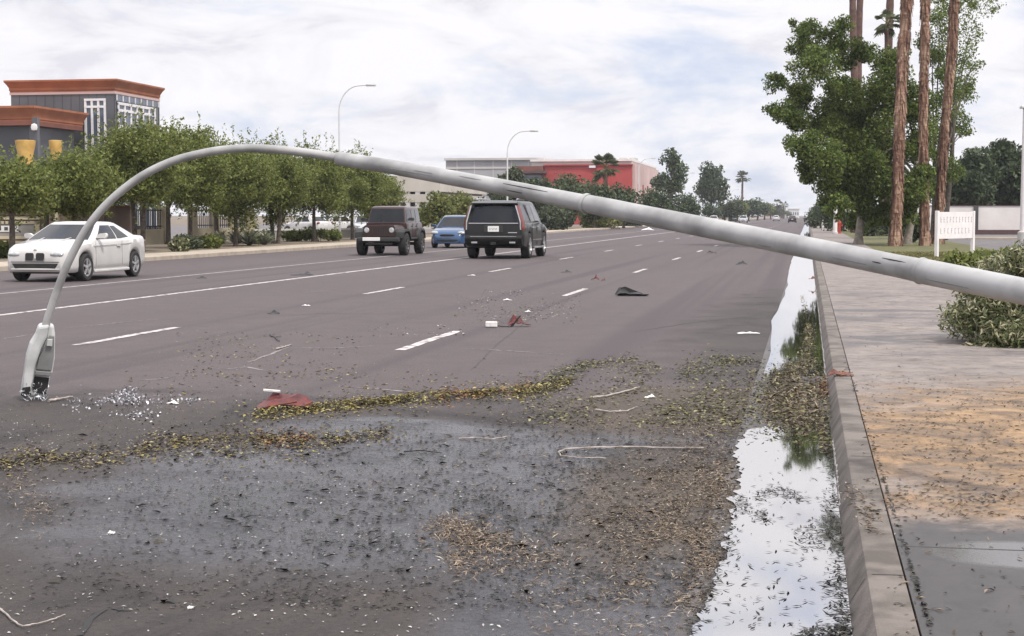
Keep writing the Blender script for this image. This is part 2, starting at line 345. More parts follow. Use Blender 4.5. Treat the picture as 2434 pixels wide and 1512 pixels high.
# far side
mb = MB(); mb.span((LX - 0.5, -8, -0.05), (LX, FAR, 0.14)); tag(mb.build('far_kerb', M['pale_concrete'], bevel=0.02), kind='structure')
mb = MB(); mb.span((LX - 2.0, -8, -0.05), (LX - 0.51, FAR, 0.137)); tag(mb.build('far_pavement', M['pale_concrete']), kind='structure')
mb = MB(); mb.span((-30.0, -8, -0.05), (LX - 2.01, FAR, 0.13)); tag(mb.build('planted_verge', M['soil']), kind='structure')
sheet('far_parking_lot', -90, -30.0, -8, 400, 0.05, M['lot'])
# ---- painted lines, 10 ft dash / 30 ft gap
def stripe(name, x, y0, y1, w, m, wob=0.008, seed=0):
    r = np.random.default_rng(seed); n = max(2, min(60, int((y1 - y0) / 0.25))); rings = []
    for k in range(n + 1):
        yy = y0 + (y1 - y0) * k / n
        rings.append([(x - w / 2 + r.normal() * wob, yy, 0.004), (x + w / 2 + r.normal() * wob, yy, 0.004)])
    tag(MB().loft(rings, closed=False).build(name, m), kind='structure')
stripe('lane_line', -11.93, 12, 900, 0.15, M['paint'])
stripe('lane_line', -15.2, 12, 900, 0.12, M['worn_paint'])
for x in (-4.45, -8.3):
    y = 17.1
    for k in range(22):
        stripe('lane_dash', x, y, y + 3.0, 0.125, M['paint'], seed=k); y += 12.19
# ---- standing water along the gutter
def pool(name, pts, label, zw=0.012, seed=0, step=0.02, right=KX0 + 0.012):
    pts = sorted((G(*p).y, G(*p).x) for p in pts); Y = [p[0] for p in pts]; X = [p[1] for p in pts]
    r = np.random.default_rng(seed); n = int((Y[-1] - Y[0]) / step); n = min(n, 600)
    ns = np.convolve(r.normal(size=n + 40), np.hanning(9) / 4.5, 'same')[20:20 + n + 1] * 0.028
    ns2 = np.convolve(r.normal(size=n + 80), np.hanning(31) / 15, 'same')[40:40 + n + 1] * 0.05
    rings = []
    for k in range(n + 1):
        yy = Y[0] + (Y[-1] - Y[0]) * k / n; xx = min(float(np.interp(yy, Y, X)) + ns[min(k, n - 1)] + ns2[min(k, n - 1)], right - 0.01)
        rings.append([(xx, yy, zw), (right, yy, zw)])
    o = MB().loft(rings, closed=False).build(name, M['water']); tag(o, kind='structure')
pool('water', [(1420, 2300), (1560, 1750), (1640, 1512), (1662, 1470), (1690, 1400), (1722, 1330), (1735, 1270), (1742, 1225), (1752, 1180), (1760, 1130), (1744, 1088), (1754, 1052), (1778, 1027), (1840, 1012), (1900, 990)], '', seed=2)
pool('water', [(1820, 893), (1826, 872), (1838, 838), (1840, 800), (1838, 765), (1850, 738), (1866, 705), (1870, 664), (1882, 620), (1897, 570), (1908, 545), (1914, 530)], '', seed=5)
# scrapes the pole left on the asphalt, and a few thin old cracks
def ground_line(name, pts, w, m, z=0.003, seed=0):
    q = [G(*p) for p in pts]; rr = np.random.default_rng(seed); o = []
    for i in range(len(q) - 1):
        for k in range(8): o.append(q[i].lerp(q[i + 1], k / 8))
    o.append(q[-1]); rings = []
    for i, p in enumerate(o):
        d = (o[min(i + 1, len(o) - 1)] - o[max(i - 1, 0)]).normalized(); s_ = Vector((-d.y, d.x, 0)) * w * (0.25 + 0.75 * math.sin(math.pi * (i + 0.5) / len(o))) * rr.uniform(0.5, 1.3); c = p + Vector((rr.normal(), rr.normal(), 0)) * w * 0.4
        rings.append([(c.x - s_.x, c.y - s_.y, z), (c.x + s_.x, c.y + s_.y, z)])
    tag(MB().loft(rings, closed=False).build(name, m), kind='structure')
M['scrape'] = mat('scraped_asphalt', (0.30, 0.265, 0.265), 0.85, (0.12, 0.10, 0.10), 12, detail=8, lo=0.42, hi=0.62)
M['crackfill'] = mat('old_crack', (0.05, 0.042, 0.042), 0.9, (0.07, 0.06, 0.06), 5)
for i, pts in enumerate(([(0, 806), (40, 801), (78, 795)], [(150, 780), (240, 772), (310, 764), (380, 759)], [(690, 827), (800, 828), (900, 822)], [(1102, 828), (1200, 834), (1340, 843)], [(520, 880), (590, 873), (640, 884)], [(590, 862), (690, 824)], [(820, 920), (900, 925), (1000, 935)], [(720, 695), (790, 690)], [(330, 905), (420, 897)])): ground_line('scuff_mark', pts, 0.022, M['scrape'], seed=i)
for i, pts in enumerate(([(1500, 790), (1640, 768), (1790, 752)], [(760, 705), (900, 700), (1120, 708)], [(1120, 880), (1180, 820), (1290, 735), (1400, 690)], [(560, 760), (760, 745), (980, 748)])): ground_line('road_crack', pts, 0.012, M['crackfill'], 0.0025, seed=20 + i)
# crack across the dry patch
cr = [(190, 1512), (205, 1492), (212, 1475), (230, 1462), (250, 1450), (268, 1447), (290, 1452), (312, 1453)]
rings = []
for i, (px, py) in enumerate(cr):
    p = G(px, py); w = 0.011 * (1 - abs(i - 2) / 9)
    rings.append([(p.x - w, p.y - w, 0.003), (p.x + w, p.y + w, 0.003)])
M['black'] = mat('black_rubber', (0.018, 0.017, 0.017), 0.7, (0.012, 0.011, 0.011))
tag(MB().loft(rings, closed=False).build('road_crack', M['black']), kind='structure')
# ------------------------------------------------------------------ the fallen street lamp
M['galv'] = mat('galvanised_steel', (0.40, 0.395, 0.395), 0.45, (0.21, 0.207, 0.207), 3.6, metal=0.0, spec=0.5, bump=0.12, bscale=9, detail=12, lo=0.3, hi=0.6)
M['casing'] = mat('lamp_casing_paint', (0.56, 0.565, 0.56), 0.4, (0.42, 0.425, 0.42), 8)
M['greydoor'] = mat('grey_lamp_door', (0.22, 0.22, 0.22), 0.5, (0.17, 0.17, 0.17), 10)
M['shard'] = mat('clear_plastic_shards', (0.72, 0.74, 0.78), 0.25, (0.5, 0.52, 0.56), 20)
lp = thing('fallen_street_lamp', 'long grey steel street lamp pole fallen across the road with its head on the asphalt', 'street lamp', (0, 0, 0))
cen = [(808, 377), (920, 395), (1036, 416), (1200, 446), (1392, 483.5), (1507, 507), (1720, 549), (1946, 594), (2190, 644), (2434, 693)]
def dep(px): return 12.45 + (7.9 - 12.45) * (px - 808) / (2434 - 808)
pts = [P(x, y, dep(x)) for x, y in cen]
dirn = (pts[-1] - pts[-3]).normalized()
end = pts[-1] + dirn * ((pts[-1].z - 0.35) / -dirn.z)      # the broken foot lies low beside the pavement, beyond the frame
cxs = [c[0] for c in cen]
def sub(a, b, n):
    o = []
    for k in range(n + 1):
        x = a + (b - a) * k / n; y = float(np.interp(x, cxs, [c[1] for c in cen])); o.append(P(x, y, dep(x)))
    return o
def pxr(px): return float(np.interp(px, [808, 1392, 1393, 2188, 2190, 2434], [16.5, 20.5, 22.8, 27.6, 30.4, 32.0])) * dep(px) / FPX
for nm, a, b in (('pole_section', 808, 1392), ('pole_section', 1392.5, 2189)):
    p_ = sub(a, b, 14); r_ = [pxr(a + (b - a) * k / 14) for k in range(15)]
    MB().tube(p_, r_, 28).build(nm, M['galv'], lp, smooth=True)
p_ = sub(2190, 2434, 6) + [end]; r_ = [pxr(2190 + 244 * k / 6) for k in range(7)] + [0.115]
MB().tube(p_, r_, 28).build('pole_section', M['galv'], lp, smooth=True)
fl = MB().tube([end, end + dirn * 0.04], 0.22, 24); fl.build('base_plate', M['galv'], lp, smooth=True)
for px in (808, 1392, 2190):                                # slip-joint lips
    a = sub(px, px + 12, 2); MB().tube([a[0] - (a[1] - a[0]) * 0.5, a[0], a[1]], [pxr(px + 3) * 0.96, pxr(px + 3) * 1.075, pxr(px + 3) * 1.01], 28, False).build('slip_joint', M['galv'], lp, smooth=True)
for px, py in ((846, 369), (900, 376), (1000, 395)):
    q = P(px, py + 4, dep(px) - 0.02); MB().lathe([(0.012, -0.012), (0.012, 0.008), (0.006, 0.012)], 8, 'Z', q).build('bolt', M['greydoor'], lp)
rsc = np.random.default_rng(12)
for i in range(11):                                         # scrapes and dents from the crash
    a = rsc.uniform(840, 2300); ln = rsc.uniform(20, 110); f = rsc.uniform(-0.75, 0.75); q = sub(a, a + ln, 6); tdir = (q[-1] - q[0]).normalized(); vw = (Vector((0, 0, CH)) - q[0]).normalized(); vw = (vw - tdir * vw.dot(tdir)).normalized(); up = tdir.cross(vw)
    rr_ = pxr(a); off = vw * (rr_ * math.sqrt(1 - f * f)) + up * (rr_ * f)
    MB().tube([p + off * 1.0 for p in q], [0.0015 + 0.0025 * math.sin(math.pi * (k + 0.3) / 7) for k in range(7)], 5).build('scrape_mark', M['greydoor'] if i % 3 else M['black'], lp)
arm = [(836, 382), (812, 377.5), (760, 367.5), (700, 359.5), (640, 354), (590, 352.5), (550, 354.5), (510, 359), (460, 369), (420, 380), (380, 396), (340, 417), (305, 441), (270, 470), (240, 500), (212, 535), (190, 570), (170, 608), (152, 648), (136, 690), (122, 730), (110, 768), (104, 800)]
n = len(arm); ap = [P(x, y, 12.42 + 0.5 * (i / (n - 1))) for i, (x, y) in enumerate(arm)]
# resample smoothly
ap2 = []; 
for i in range(n - 1):
    p0, p1, p2, p3 = ap[max(i - 1, 0)], ap[i], ap[i + 1], ap[min(i + 2, n - 1)]
    for k in range(3):
        t = k / 3; ap2.append(0.5 * ((2 * p1) + (p2 - p0) * t + (2 * p0 - 5 * p1 + 4 * p2 - p3) * t * t + (3 * p1 - p0 - 3 * p2 + p3) * t ** 3))
ap2.append(ap[-1])
MB().tube(ap2, [0.034 - 0.003 * i / len(ap2) for i in range(len(ap2))], 18).build('arm', M['galv'], lp, smooth=True)
# cobra head: hangs down the image, opening towards the kerb
O = P(100, 775, 12.9); L_ = (P(68, 950, 12.98) - O); LL = L_.length; L_.normalize()
N_ = (Vector((0, 0, CH)) - O); N_ = (N_ - L_ * N_.dot(L_)).normalized(); A_ = L_.cross(N_)
if A_.dot(RT) < 0: A_ = -A_
k = 12.9 / FPX
def hp(poly): return [((x - 100) * k, (y - 775) * k) for x, y in poly]
def q2(poly):   # pixel polygon to the head's own frame
    o = []
    for x, y in poly:
        w = P(x, y, 12.9) - O; o.append((w.dot(A_), w.dot(L_)))
    return o
shell = q2([(91, 772), (112, 770), (127, 775), (130, 800), (129, 860), (124, 892), (119, 898), (112, 940), (108, 956), (98, 948), (80, 950), (60, 949), (47, 938), (52, 905), (56, 880), (61, 845), (70, 815), (83, 795)])
head = MB().prism(shell, O - N_ * 0.10, A_, L_, N_, 0.10).build('lamp_head', M['casing'], lp, bevel=0.022)
side = q2([(92, 772), (118, 770), (112, 800), (98, 828), (84, 870), (74, 925), (66, 948), (53, 942), (56, 895), (63, 850), (73, 812), (86, 790)])
MB().prism(side, O + N_ * 0.0, A_, L_, N_, 0.075).build('casing_rib', M['casing'], head, bevel=0.02)
door = q2([(104, 830), (118, 798), (129, 800), (128, 850), (122, 886), (86, 880), (92, 850)])
MB().prism(door, O + N_ * 0.004, A_, L_, N_, 0.022).build('lamp_door', M['greydoor'], head, bevel=0.006)
sq = q2([(113, 806), (125, 806), (124, 824), (110, 822)]); MB().prism(sq, O + N_ * 0.028, A_, L_, N_, 0.02).build('photocell_block', M['casing'], head, bevel=0.004)
strip = q2([(84, 883), (121, 888), (120, 898), (82, 892)]); MB().prism(strip, O + N_ * 0.004, A_, L_, N_, 0.035).build('latch', M['greydoor'], head, bevel=0.004)
hole = q2([(82, 898), (116, 904), (110, 944), (84, 940), (76, 925)]); MB().prism(hole, O + N_ * 0.003, A_, L_, N_, 0.006).build('lamp_cavity', M['black'], head)
hole = q2([(54, 920), (72, 918), (74, 940), (60, 946), (50, 938)]); MB().prism(hole, O + N_ * 0.076, A_, L_, N_, 0.004).build('broken_edge', M['black'], head)
rs = np.random.default_rng(4); mb = MB()
for i in range(46):
    x = rs.uniform(46, 116); y = rs.uniform(905, 950); c = P(x, y, 12.9) ; c = c + N_ * rs.uniform(-0.01, 0.06)
    s = rs.uniform(0.012, 0.04); e = [Vector(rs.normal(size=3)).normalized() for _ in range(3)]
    mb.add([c + e[0] * s, c + e[1] * s * 0.5, c - e[0] * s, c + e[2] * 0.006], [(0, 1, 2), (0, 2, 3), (0, 1, 3), (1, 2, 3)])
mb.build('broken_lens', M['shard'], head)
# ------------------------------------------------------------------ lamps still standing
def standing_lamp(name, label, base, H, reach, group, r=0.1, hz=0):
    t = thing(name, label, 'street lamp', base, hz, group)
    MB().tube([(0, 0, 0), (0, 0, H * 0.35), (0, 0, H - 1.5)], [r, r * 0.8, r * 0.6], 10).build('pole', M['galv2'], t, smooth=True)
    a = [(0, 0, H - 1.55)] + [(reach * (1 - math.cos(u)) * 0.72, 0, H - 1.5 + 1.5 * math.sin(u)) for u in np.linspace(0.05, math.pi / 2, 9)] + [(reach, 0, H + 0.02)]
    MB().tube(a, [r * 0.6] + [r * 0.5] * 9 + [r * 0.4], 8).build('arm', M['galv2'], t, smooth=True)
    MB().loft([[(reach - 0.1 + dx, s * w, H + z * 0.8) for s, z in ((-1, 0), (-0.8, 0.08), (0.8, 0.08), (1, 0), (0.7, -0.06), (-0.7, -0.06))] for dx, w in ((0, 0.04), (0.12, 0.10), (0.4, 0.12), (0.6, 0.07))]).build('lamp_head', M['casing'], t, smooth=True)
    MB().tube([(0, 0, 0), (0, 0, 0.35)], [r * 1.5, r * 1.4], 10).build('base', M['galv2'], t, smooth=True)
M['galv2'] = mat('pale_lamp_paint', (0.60, 0.60, 0.60), 0.45, (0.52, 0.52, 0.53), 3)
b = G(808, 567, 0.13); H = CH + (512 - 213) / FPX * (b.y * 0.983 + 4.5)
Dl = (b - Vector((0, 0, CH))).dot(FW)
standing_lamp('street_lamp', 'tall pale street lamp rising behind the row of olive trees, curved arm over road', b, CH + (512 - 212) / FPX * Dl, 1.75, 'street lamps along the far kerb', 0.068)
b = G(1206, 558, 0.13); Dl = (b - Vector((0, 0, CH))).dot(FW)
standing_lamp('street_lamp', 'smaller looking street lamp standing in front of the grey and red building', b, CH + (512 - 318) / FPX * Dl, 1.7, 'street lamps along the far kerb', 0.078)
for i, y in enumerate((215, 290, 380, 480)):
    standing_lamp('street_lamp', ('thin distant street lamp before the red wall', 'slim distant street lamp among far trees beyond the red building', 'distant street lamp in the tree line further along the road', 'farthest street lamp of the row by the far kerb')[i], (LX - 1.2, y, 0.13), 9.0, 1.8, 'street lamps along the far kerb', 0.09)
# ------------------------------------------------------------------ vehicles
M['white_paint'] = mat('white_car_paint', (0.56, 0.545, 0.53), 0.3, (0.50, 0.485, 0.47), 2, coat=0.8)
M['black_paint'] = mat('black_car_paint', (0.010, 0.011, 0.011), 0.3, (0.007, 0.007, 0.007), 2, coat=0.25, spec=0.3)
M['maroon_paint'] = mat('maroon_car_paint', (0.038, 0.014, 0.013), 0.35, (0.028, 0.011, 0.010), 2, coat=0.35, spec=0.35)
M['blue_paint'] = mat('blue_car_paint', (0.018, 0.066, 0.165), 0.3, (0.013, 0.05, 0.13), 2, coat=0.8)
M['silver_paint'] = mat('silver_car_paint', (0.42, 0.43, 0.44), 0.3, (0.38, 0.39, 0.4), 2, coat=1)
M['glass'] = mat('car_glass', (0.012, 0.014, 0.018), 0.04, (0.006, 0.007, 0.009), 1.2, spec=0.32)
M['seamgrey'] = mat('panel_gap_grey', (0.22, 0.215, 0.21), 0.7)
M['tyre'] = mat('tyre_rubber', (0.022, 0.021, 0.021), 0.8, (0.014, 0.013, 0.013), 12)
M['rim'] = mat('alloy_rim', (0.55, 0.55, 0.56), 0.3, (0.4, 0.4, 0.41), 9, metal=0.6)
M['darkrim'] = mat('dark_rim', (0.10, 0.10, 0.10), 0.4, metal=0.5)
M['plastic'] = mat('black_trim_plastic', (0.028, 0.028, 0.029), 0.6, (0.02, 0.02, 0.02), 8)
M['chrome'] = mat('chrome_trim', (0.62, 0.62, 0.63), 0.15, metal=0.9)
M['redlens'] = mat('red_lamp_lens', (0.16, 0.022, 0.016), 0.15, coat=1)
M['clearlens'] = mat('clear_lamp_lens', (0.52, 0.53, 0.53), 0.12, (0.30, 0.32, 0.33), 14, coat=1)
M['plate'] = mat('licence_plate', (0.74, 0.74, 0.72), 0.5, (0.7, 0.7, 0.68), 10)
M['ink'] = mat('plate_ink', (0.10, 0.10, 0.14), 0.6)
def lin(pts, x): return float(np.interp(x, [p[0] for p in pts], [p[1] for p in pts]))
def body_mesh(L, Wd, top, plan, base, wheels, ra, zw, n=90, crown=0.03, shoulder=0.06):
    mb = MB(); rings = []
    ys = sorted(set(list(np.linspace(-L / 2, L / 2, n)) + [w + s * ra * f for w in wheels for s in (-1, 1) for f in (1.001, 0.995, 0.97, 0.9)] + [-L / 2 + e for e in (0.01, 0.03, 0.06)] + [L / 2 - e for e in (0.01, 0.03, 0.06)]))
    for y in ys:
        zt = lin(top, y); w = Wd / 2 * lin(plan, y); zb = lin(base, y)
        for c in wheels:
            d = abs(y - c)
            if d < ra: zb = max(zb, zw + math.sqrt(ra * ra - d * d))
        zb = min(zb, zt - 0.05); h = zt - zb
        half = [(0, zb), (w * 0.9, zb), (w * 0.97, zb + 0.04 * h), (w * 0.995, zb + h * 0.25), (w, zb + h * 0.5), (w * 0.985, zb + h * 0.75), (w * 0.965, zt - shoulder), (w * 0.93, zt - shoulder * 0.35), (w * 0.86, zt), (w * 0.4, zt + crown), (0, zt + crown * 1.15)]
        rings.append([(x, y, z) for x, z in half] + [(-x, y, z) for x, z in half[-2:0:-1]])
    return mb.loft(rings)
class House:                      # greenhouse of a car: belt ring to roof ring
    def __init__(s, zb, zr, yA, yB, yC, yD, wb, wr, bulge=0.1, rb=0.05):
        s.__dict__.update(locals())
    def side(s, u, t, sg):         # u: 0 front .. 1 rear
        e = t ** 0.92
        y0 = s.yA + (s.yB - s.yA) * t; y1 = s.yD + (s.yC - s.yD) * t
        w = s.wb + (s.wr - s.wb) * (t ** 1.25)
        w *= 1 - 0.04 * (abs(u - 0.45) * 2) ** 2
        return Vector((sg * w, y0 + (y1 - y0) * u, s.zb + (s.zr - s.zb) * t))
    def front(s, u, t):            # u -1..1
        p = s.side(0, t, 1); q = Vector((p.x * u, p.y + s.bulge * (1 - u * u) * (1 - 0.3 * t), p.z)); return q
    def rear(s, u, t):
        p = s.side(1, t, 1); return Vector((p.x * u, p.y - s.rb * (1 - u * u), p.z))
    def ring(s, t, sc=1, dz=0):
        f = [s.front(u, t) for u in (-1, -0.6, -0.2, 0.2, 0.6, 1)]
        r = [s.side(u, t, 1) for u in (0.2, 0.4, 0.6, 0.8)]
        b = [s.rear(u, t) for u in (1, 0.6, 0.2, -0.2, -0.6, -1)]
        l = [s.side(u, t, -1) for u in (0.8, 0.6, 0.4, 0.2)]
        R_ = f + r + b + l
        if sc != 1:
            cy = (s.yB + s.yC) / 2; R_ = [Vector((p.x * sc, cy + (p.y - cy) * sc, p.z)) for p in R_]
        return [Vector((p.x, p.y, p.z + dz)) for p in R_]
    def shell(s):
        return MB().loft([s.ring(0), s.ring(0.3), s.ring(0.6), s.ring(0.85), s.ring(0.95), s.ring(1, 0.97, 0.012), s.ring(1, 0.88, 0.04), s.ring(1, 0.5, 0.06)])
    def patch(s, fn, u0, u1, t0, t1, off=0.006, nu=6, ntt=3, shear0=0, shear1=0):
        c = Vector((0, (s.yA + s.yD) / 2, (s.zb + s.zr) / 2)); g = []
        for j in range(ntt + 1):
            t = t0 + (t1 - t0) * j / ntt; row = []
            for i in range(nu + 1):
                f = i / nu; u = (u0 + shear0 * j / ntt) * (1 - f) + (u1 + shear1 * j / ntt) * f; e = 0.01
                p = fn(u, t); a = fn(u + e, t) - fn(u - e, t); b = fn(u, t + e) - fn(u, t - e); nrm = a.cross(b).normalized()
                if nrm.dot(p - c) < 0: nrm = -nrm
                row.append((p + nrm * off, p - nrm * 0.02))
            g.append(row)
        mb = MB(); n = nu + 1
        v = [q[0] for row in g for q in row]; f = [(j * n + i, j * n + i + 1, (j + 1) * n + i + 1, (j + 1) * n + i) for j in range(ntt) for i in range(nu)]
        mb.add(v, f)
        edge = [g[0][i] for i in range(n)] + [g[j][nu] for j in range(1, ntt + 1)] + [g[ntt][i] for i in range(nu - 1, -1, -1)] + [g[j][0] for j in range(ntt - 1, 0, -1)]
        mb.loft([[q[0] for q in edge], [q[1] for q in edge]], False, False)
        return mb
def add_wheel(root, x, y, r, w, sg, rim='rim', spokes=5):
    prof = [(r * 0.66, -w / 2 + 0.01), (r * 0.9, -w / 2), (r * 0.98, -w / 2 + 0.02), (r, -w * 0.25), (r, w * 0.25), (r * 0.98, w / 2 - 0.02), (r * 0.9, w / 2), (r * 0.66, w / 2 - 0.01)]
    rg = []
    for (q, h) in prof + prof[:1]: rg.append([(h, q * math.cos(2 * math.pi * k / 28), q * math.sin(2 * math.pi * k / 28)) for k in range(28)])
    t = MB().loft(rg, False, False).build('wheel', M['tyre'], root, smooth=True, loc=(x, y, r))
    mb = MB(); o = sg * (w / 2 - 0.015)
    ring = [(r * 0.56, o - sg * 0.05), (r * 0.60, o), (r * 0.67, o), (r * 0.67, o - sg * 0.05)]
    mb.loft([[(h, q * math.cos(2 * math.pi * k / 28), q * math.sin(2 * math.pi * k / 28)) for k in range(28)] for q, h in ring + ring[:1]], False, False)
    for k in range(spokes):
        a = 2 * math.pi * k / spokes + 0.3
        mb.box((o - sg * 0.012, math.cos(a) * r * 0.36, math.sin(a) * r * 0.36), (0.03, r * 0.55, r * 0.16), rx=a)
    mb.lathe([(r * 0.13, o - sg * 0.03), (r * 0.13, o + sg * 0.004), (r * 0.08, o + sg * 0.008)], 12, 'X')
    mb.build('rim', M[rim], t, smooth=True)
    MB().lathe([(r * 0.64, -w * 0.2), (r * 0.64, w * 0.2)], 20, 'X').build('brake_drum', M['black'], t)
def plate(root, c, rz=0, w=0.32, h=0.16):
    s = MB().box(c, (w, 0.012, h)).build('licence_plate', M['plate'], root)
    sg = -1 if c[1] < 0 else 1; mb = MB()
    for k in range(6):
        x = c[0] - 0.115 + k * 0.046
        mb.box((x - 0.009, c[1] + sg * 0.0075, c[2] - 0.005), (0.008, 0.004, h * 0.42)); mb.box((x + 0.004, c[1] + sg * 0.0075, c[2] + (0.018 if k % 2 else -0.03)), (0.016, 0.004, 0.01))
    mb.build('plate_number', M['ink'], s)
def mirror(root, x, y, z, m, sg):
    mb = MB().loft([[(sg * 0.0 + x, y + a, z + b) for a, b in ((-0.05, -0.03), (0.05, -0.03), (0.05, 0.03), (-0.05, 0.03))], [(x + sg * 0.08, y + a, z + b + 0.02) for a, b in ((-0.06, -0.05), (0.05, -0.05), (0.05, 0.06), (-0.06, 0.06))], [(x + sg * 0.2, y + a, z + b + 0.02) for a, b in ((-0.06, -0.06), (0.03, -0.05), (0.03, 0.06), (-0.06, 0.07))], [(x + sg * 0.24, y + a, z + b + 0.02) for a, b in ((-0.05, -0.03), (0.0, -0.03), (0.0, 0.04), (-0.05, 0.04))]])
    mb.build('wing_mirror', m, root, smooth=True, ang=60)
def blob(c, d, n=12, m=8):         # rounded lamp pod
    rings = []
    for j in range(m + 1):
        a = -math.pi / 2 + math.pi * j / m; z = math.sin(a); r = math.sqrt(max(1 - abs(z) ** 3.0, 0.0)) + 1e-4
        rings.append([(c[0] + d[0] / 2 * r * math.copysign(abs(math.cos(b)) ** 0.6, math.cos(b)), c[1] + d[1] / 2 * r * math.copysign(abs(math.sin(b)) ** 0.6, math.sin(b)), c[2] + d[2] / 2 * z) for b in [2 * math.pi * k / n for k in range(n)]])
    return MB().loft(rings)
# ---- white coupe, coming towards us
def coupe():
    c = G(205, 668); root = thing('white_coupe', 'white two door coupe driving towards the viewer behind the fallen lamp arm', 'car', (-17.05, c.y + 1.33, 0), math.pi)
    p = M['white_paint']
    top = [(-2.18, 0.72), (-2.16, 0.93), (-2.08, 1.0), (-1.6, 1.015), (-0.6, 0.985), (0.5, 0.965), (0.95, 0.945), (1.35, 0.895), (1.75, 0.84), (2.0, 0.775), (2.1, 0.735), (2.16, 0.69), (2.18, 0.62)]
    plan = [(-2.18, 0.74), (-2.14, 0.84), (-2.0, 0.93), (-1.5, 0.985), (0, 0.985), (1.3, 0.985), (1.75, 0.93), (2.0, 0.87), (2.12, 0.78), (2.18, 0.70)]
    base = [(-2.18, 0.42), (-2.05, 0.26), (-1.7, 0.2), (1.8, 0.2), (2.05, 0.2), (2.18, 0.24)]
    body_mesh(4.36, 1.75, top, plan, base, (1.33, -1.33), 0.36, 0.31, shoulder=0.09).build('body', p, root, smooth=True, ang=78)
    hs = House(0.92, 1.30, 1.04, 0.24, -0.78, -1.76, 0.81, 0.60, 0.16, 0.1)
    hs.shell().build('cabin', p, root, smooth=True, ang=80)
    MB().box((0, 2.06, 0.225), (1.16, 0.14, 0.07)).build('front_valance', M['plastic'], root, bevel=0.02)
    MB().box((0.0, 2.192, 0.50), (0.46, 0.012, 0.07)).build('plate_holder', M['seamgrey'], root)
    hs.patch(hs.front, -0.94, 0.94, 0.03, 0.95).build('windscreen', M['glass'], root, smooth=True)
    hs.patch(hs.rear, -0.85, 0.85, 0.1, 0.9).build('rear_window', M['glass'], root, smooth=True)
    for sg in (1, -1):
        f = lambda u, t, sg=sg: hs.side(u, t, sg)
        w = hs.patch(f, 0.10, 0.50, 0.08, 0.9, shear0=0.03, shear1=0.02).build('side_window', M['glass'], root, smooth=True)
        hs.patch(f, 0.53, 0.80, 0.08, 0.86, shear0=0.02, shear1=-0.06).build('side_window', M['glass'], root, smooth=True)
        for y in (0.88, -0.55): MB().box((sg * 0.8615, y, 0.62), (0.006, 0.008, 0.55)).build('door_seam', M['seamgrey'], root)
        MB().tube([(sg * 0.862, 1.0, 0.80), (sg * 0.866, 0, 0.82), (sg * 0.862, -1.1, 0.84)], 0.008, 6).build('side_crease', p, root)
        MB().box((sg * 0.868, -0.36, 0.78), (0.03, 0.2, 0.03)).build('door_handle', p, root, bevel=0.01)
        MB().box((sg * 0.84, 0, 0.215), (0.06, 1.9, 0.07)).build('sill', p, root, bevel=0.02)
        mirror(root, sg * 0.80, 0.66, 1.0, p, sg)
        for y in (1.33, -1.33): add_wheel(root, sg * 0.765, y, 0.315, 0.21, sg)
        blob((sg * 0.50, 2.105, 0.625), (0.34, 0.19, 0.13)).build('headlight', M['clearlens'], root, smooth=True)
        MB().prism([(-0.10, -0.07), (-0.07, -0.09), (0.07, -0.09), (0.10, -0.07), (0.105, 0.05), (0.08, 0.085), (-0.08, 0.085), (-0.105, 0.05)], (sg * 0.128, 2.15, 0.575), (1, 0, 0), (0, -0.12, 1), (0, 1, 0), 0.045).build('grille', M['black'], root, bevel=0.012)
        blob((sg * 0.64, -2.06, 0.85), (0.3, 0.2, 0.14)).build('tail_light', M['redlens'], root, smooth=True)
        blob((sg * 0.585, 2.09, 0.36), (0.14, 0.16, 0.09)).build('fog_light', M['clearlens'], root, smooth=True)
    MB().prism([(-0.56, 0.06), (-0.48, -0.06), (0.48, -0.06), (0.56, 0.06)], (0, 2.13, 0.36), (1, 0, 0), (0, 0, 1), (0, 1, 0), 0.065).build('air_intake', M['black'], root, bevel=0.015)
    MB().box((0, 2.183, 0.455), (1.16, 0.012, 0.012)).build('bumper_seam', M['plastic'], root)
    for sg in (1, -1): MB().tube([(sg * 0.33, 1.05, 0.985), (sg * 0.27, 1.6, 0.915), (sg * 0.22, 2.1, 0.76)], 0.008, 6).build('bonnet_crease', p, root)
    blob((0, 2.10, 0.29), (1.3, 0.26, 0.06)).build('front_lip', p, root, smooth=True)
    MB().lathe([(0.04, 0.0), (0.04, 0.01), (0.02, 0.014)], 14, 'Y', (0, 2.155, 0.715)).build('badge', M['chrome'], root)
    plate(root, (0, 2.2, 0.45), w=0.3, h=0.1) if False else None
    MB().box((0, -2.17, 0.5), (1.2, 0.05, 0.16)).build('rear_bumper', M['plastic'], root, bevel=0.02)
    fig = MB()
    MB().span((-0.72, 1.0, 0.24), (0.72, -1.6, 0.32)).build('floor_pan', M['black'], root)
    return root
coupe()
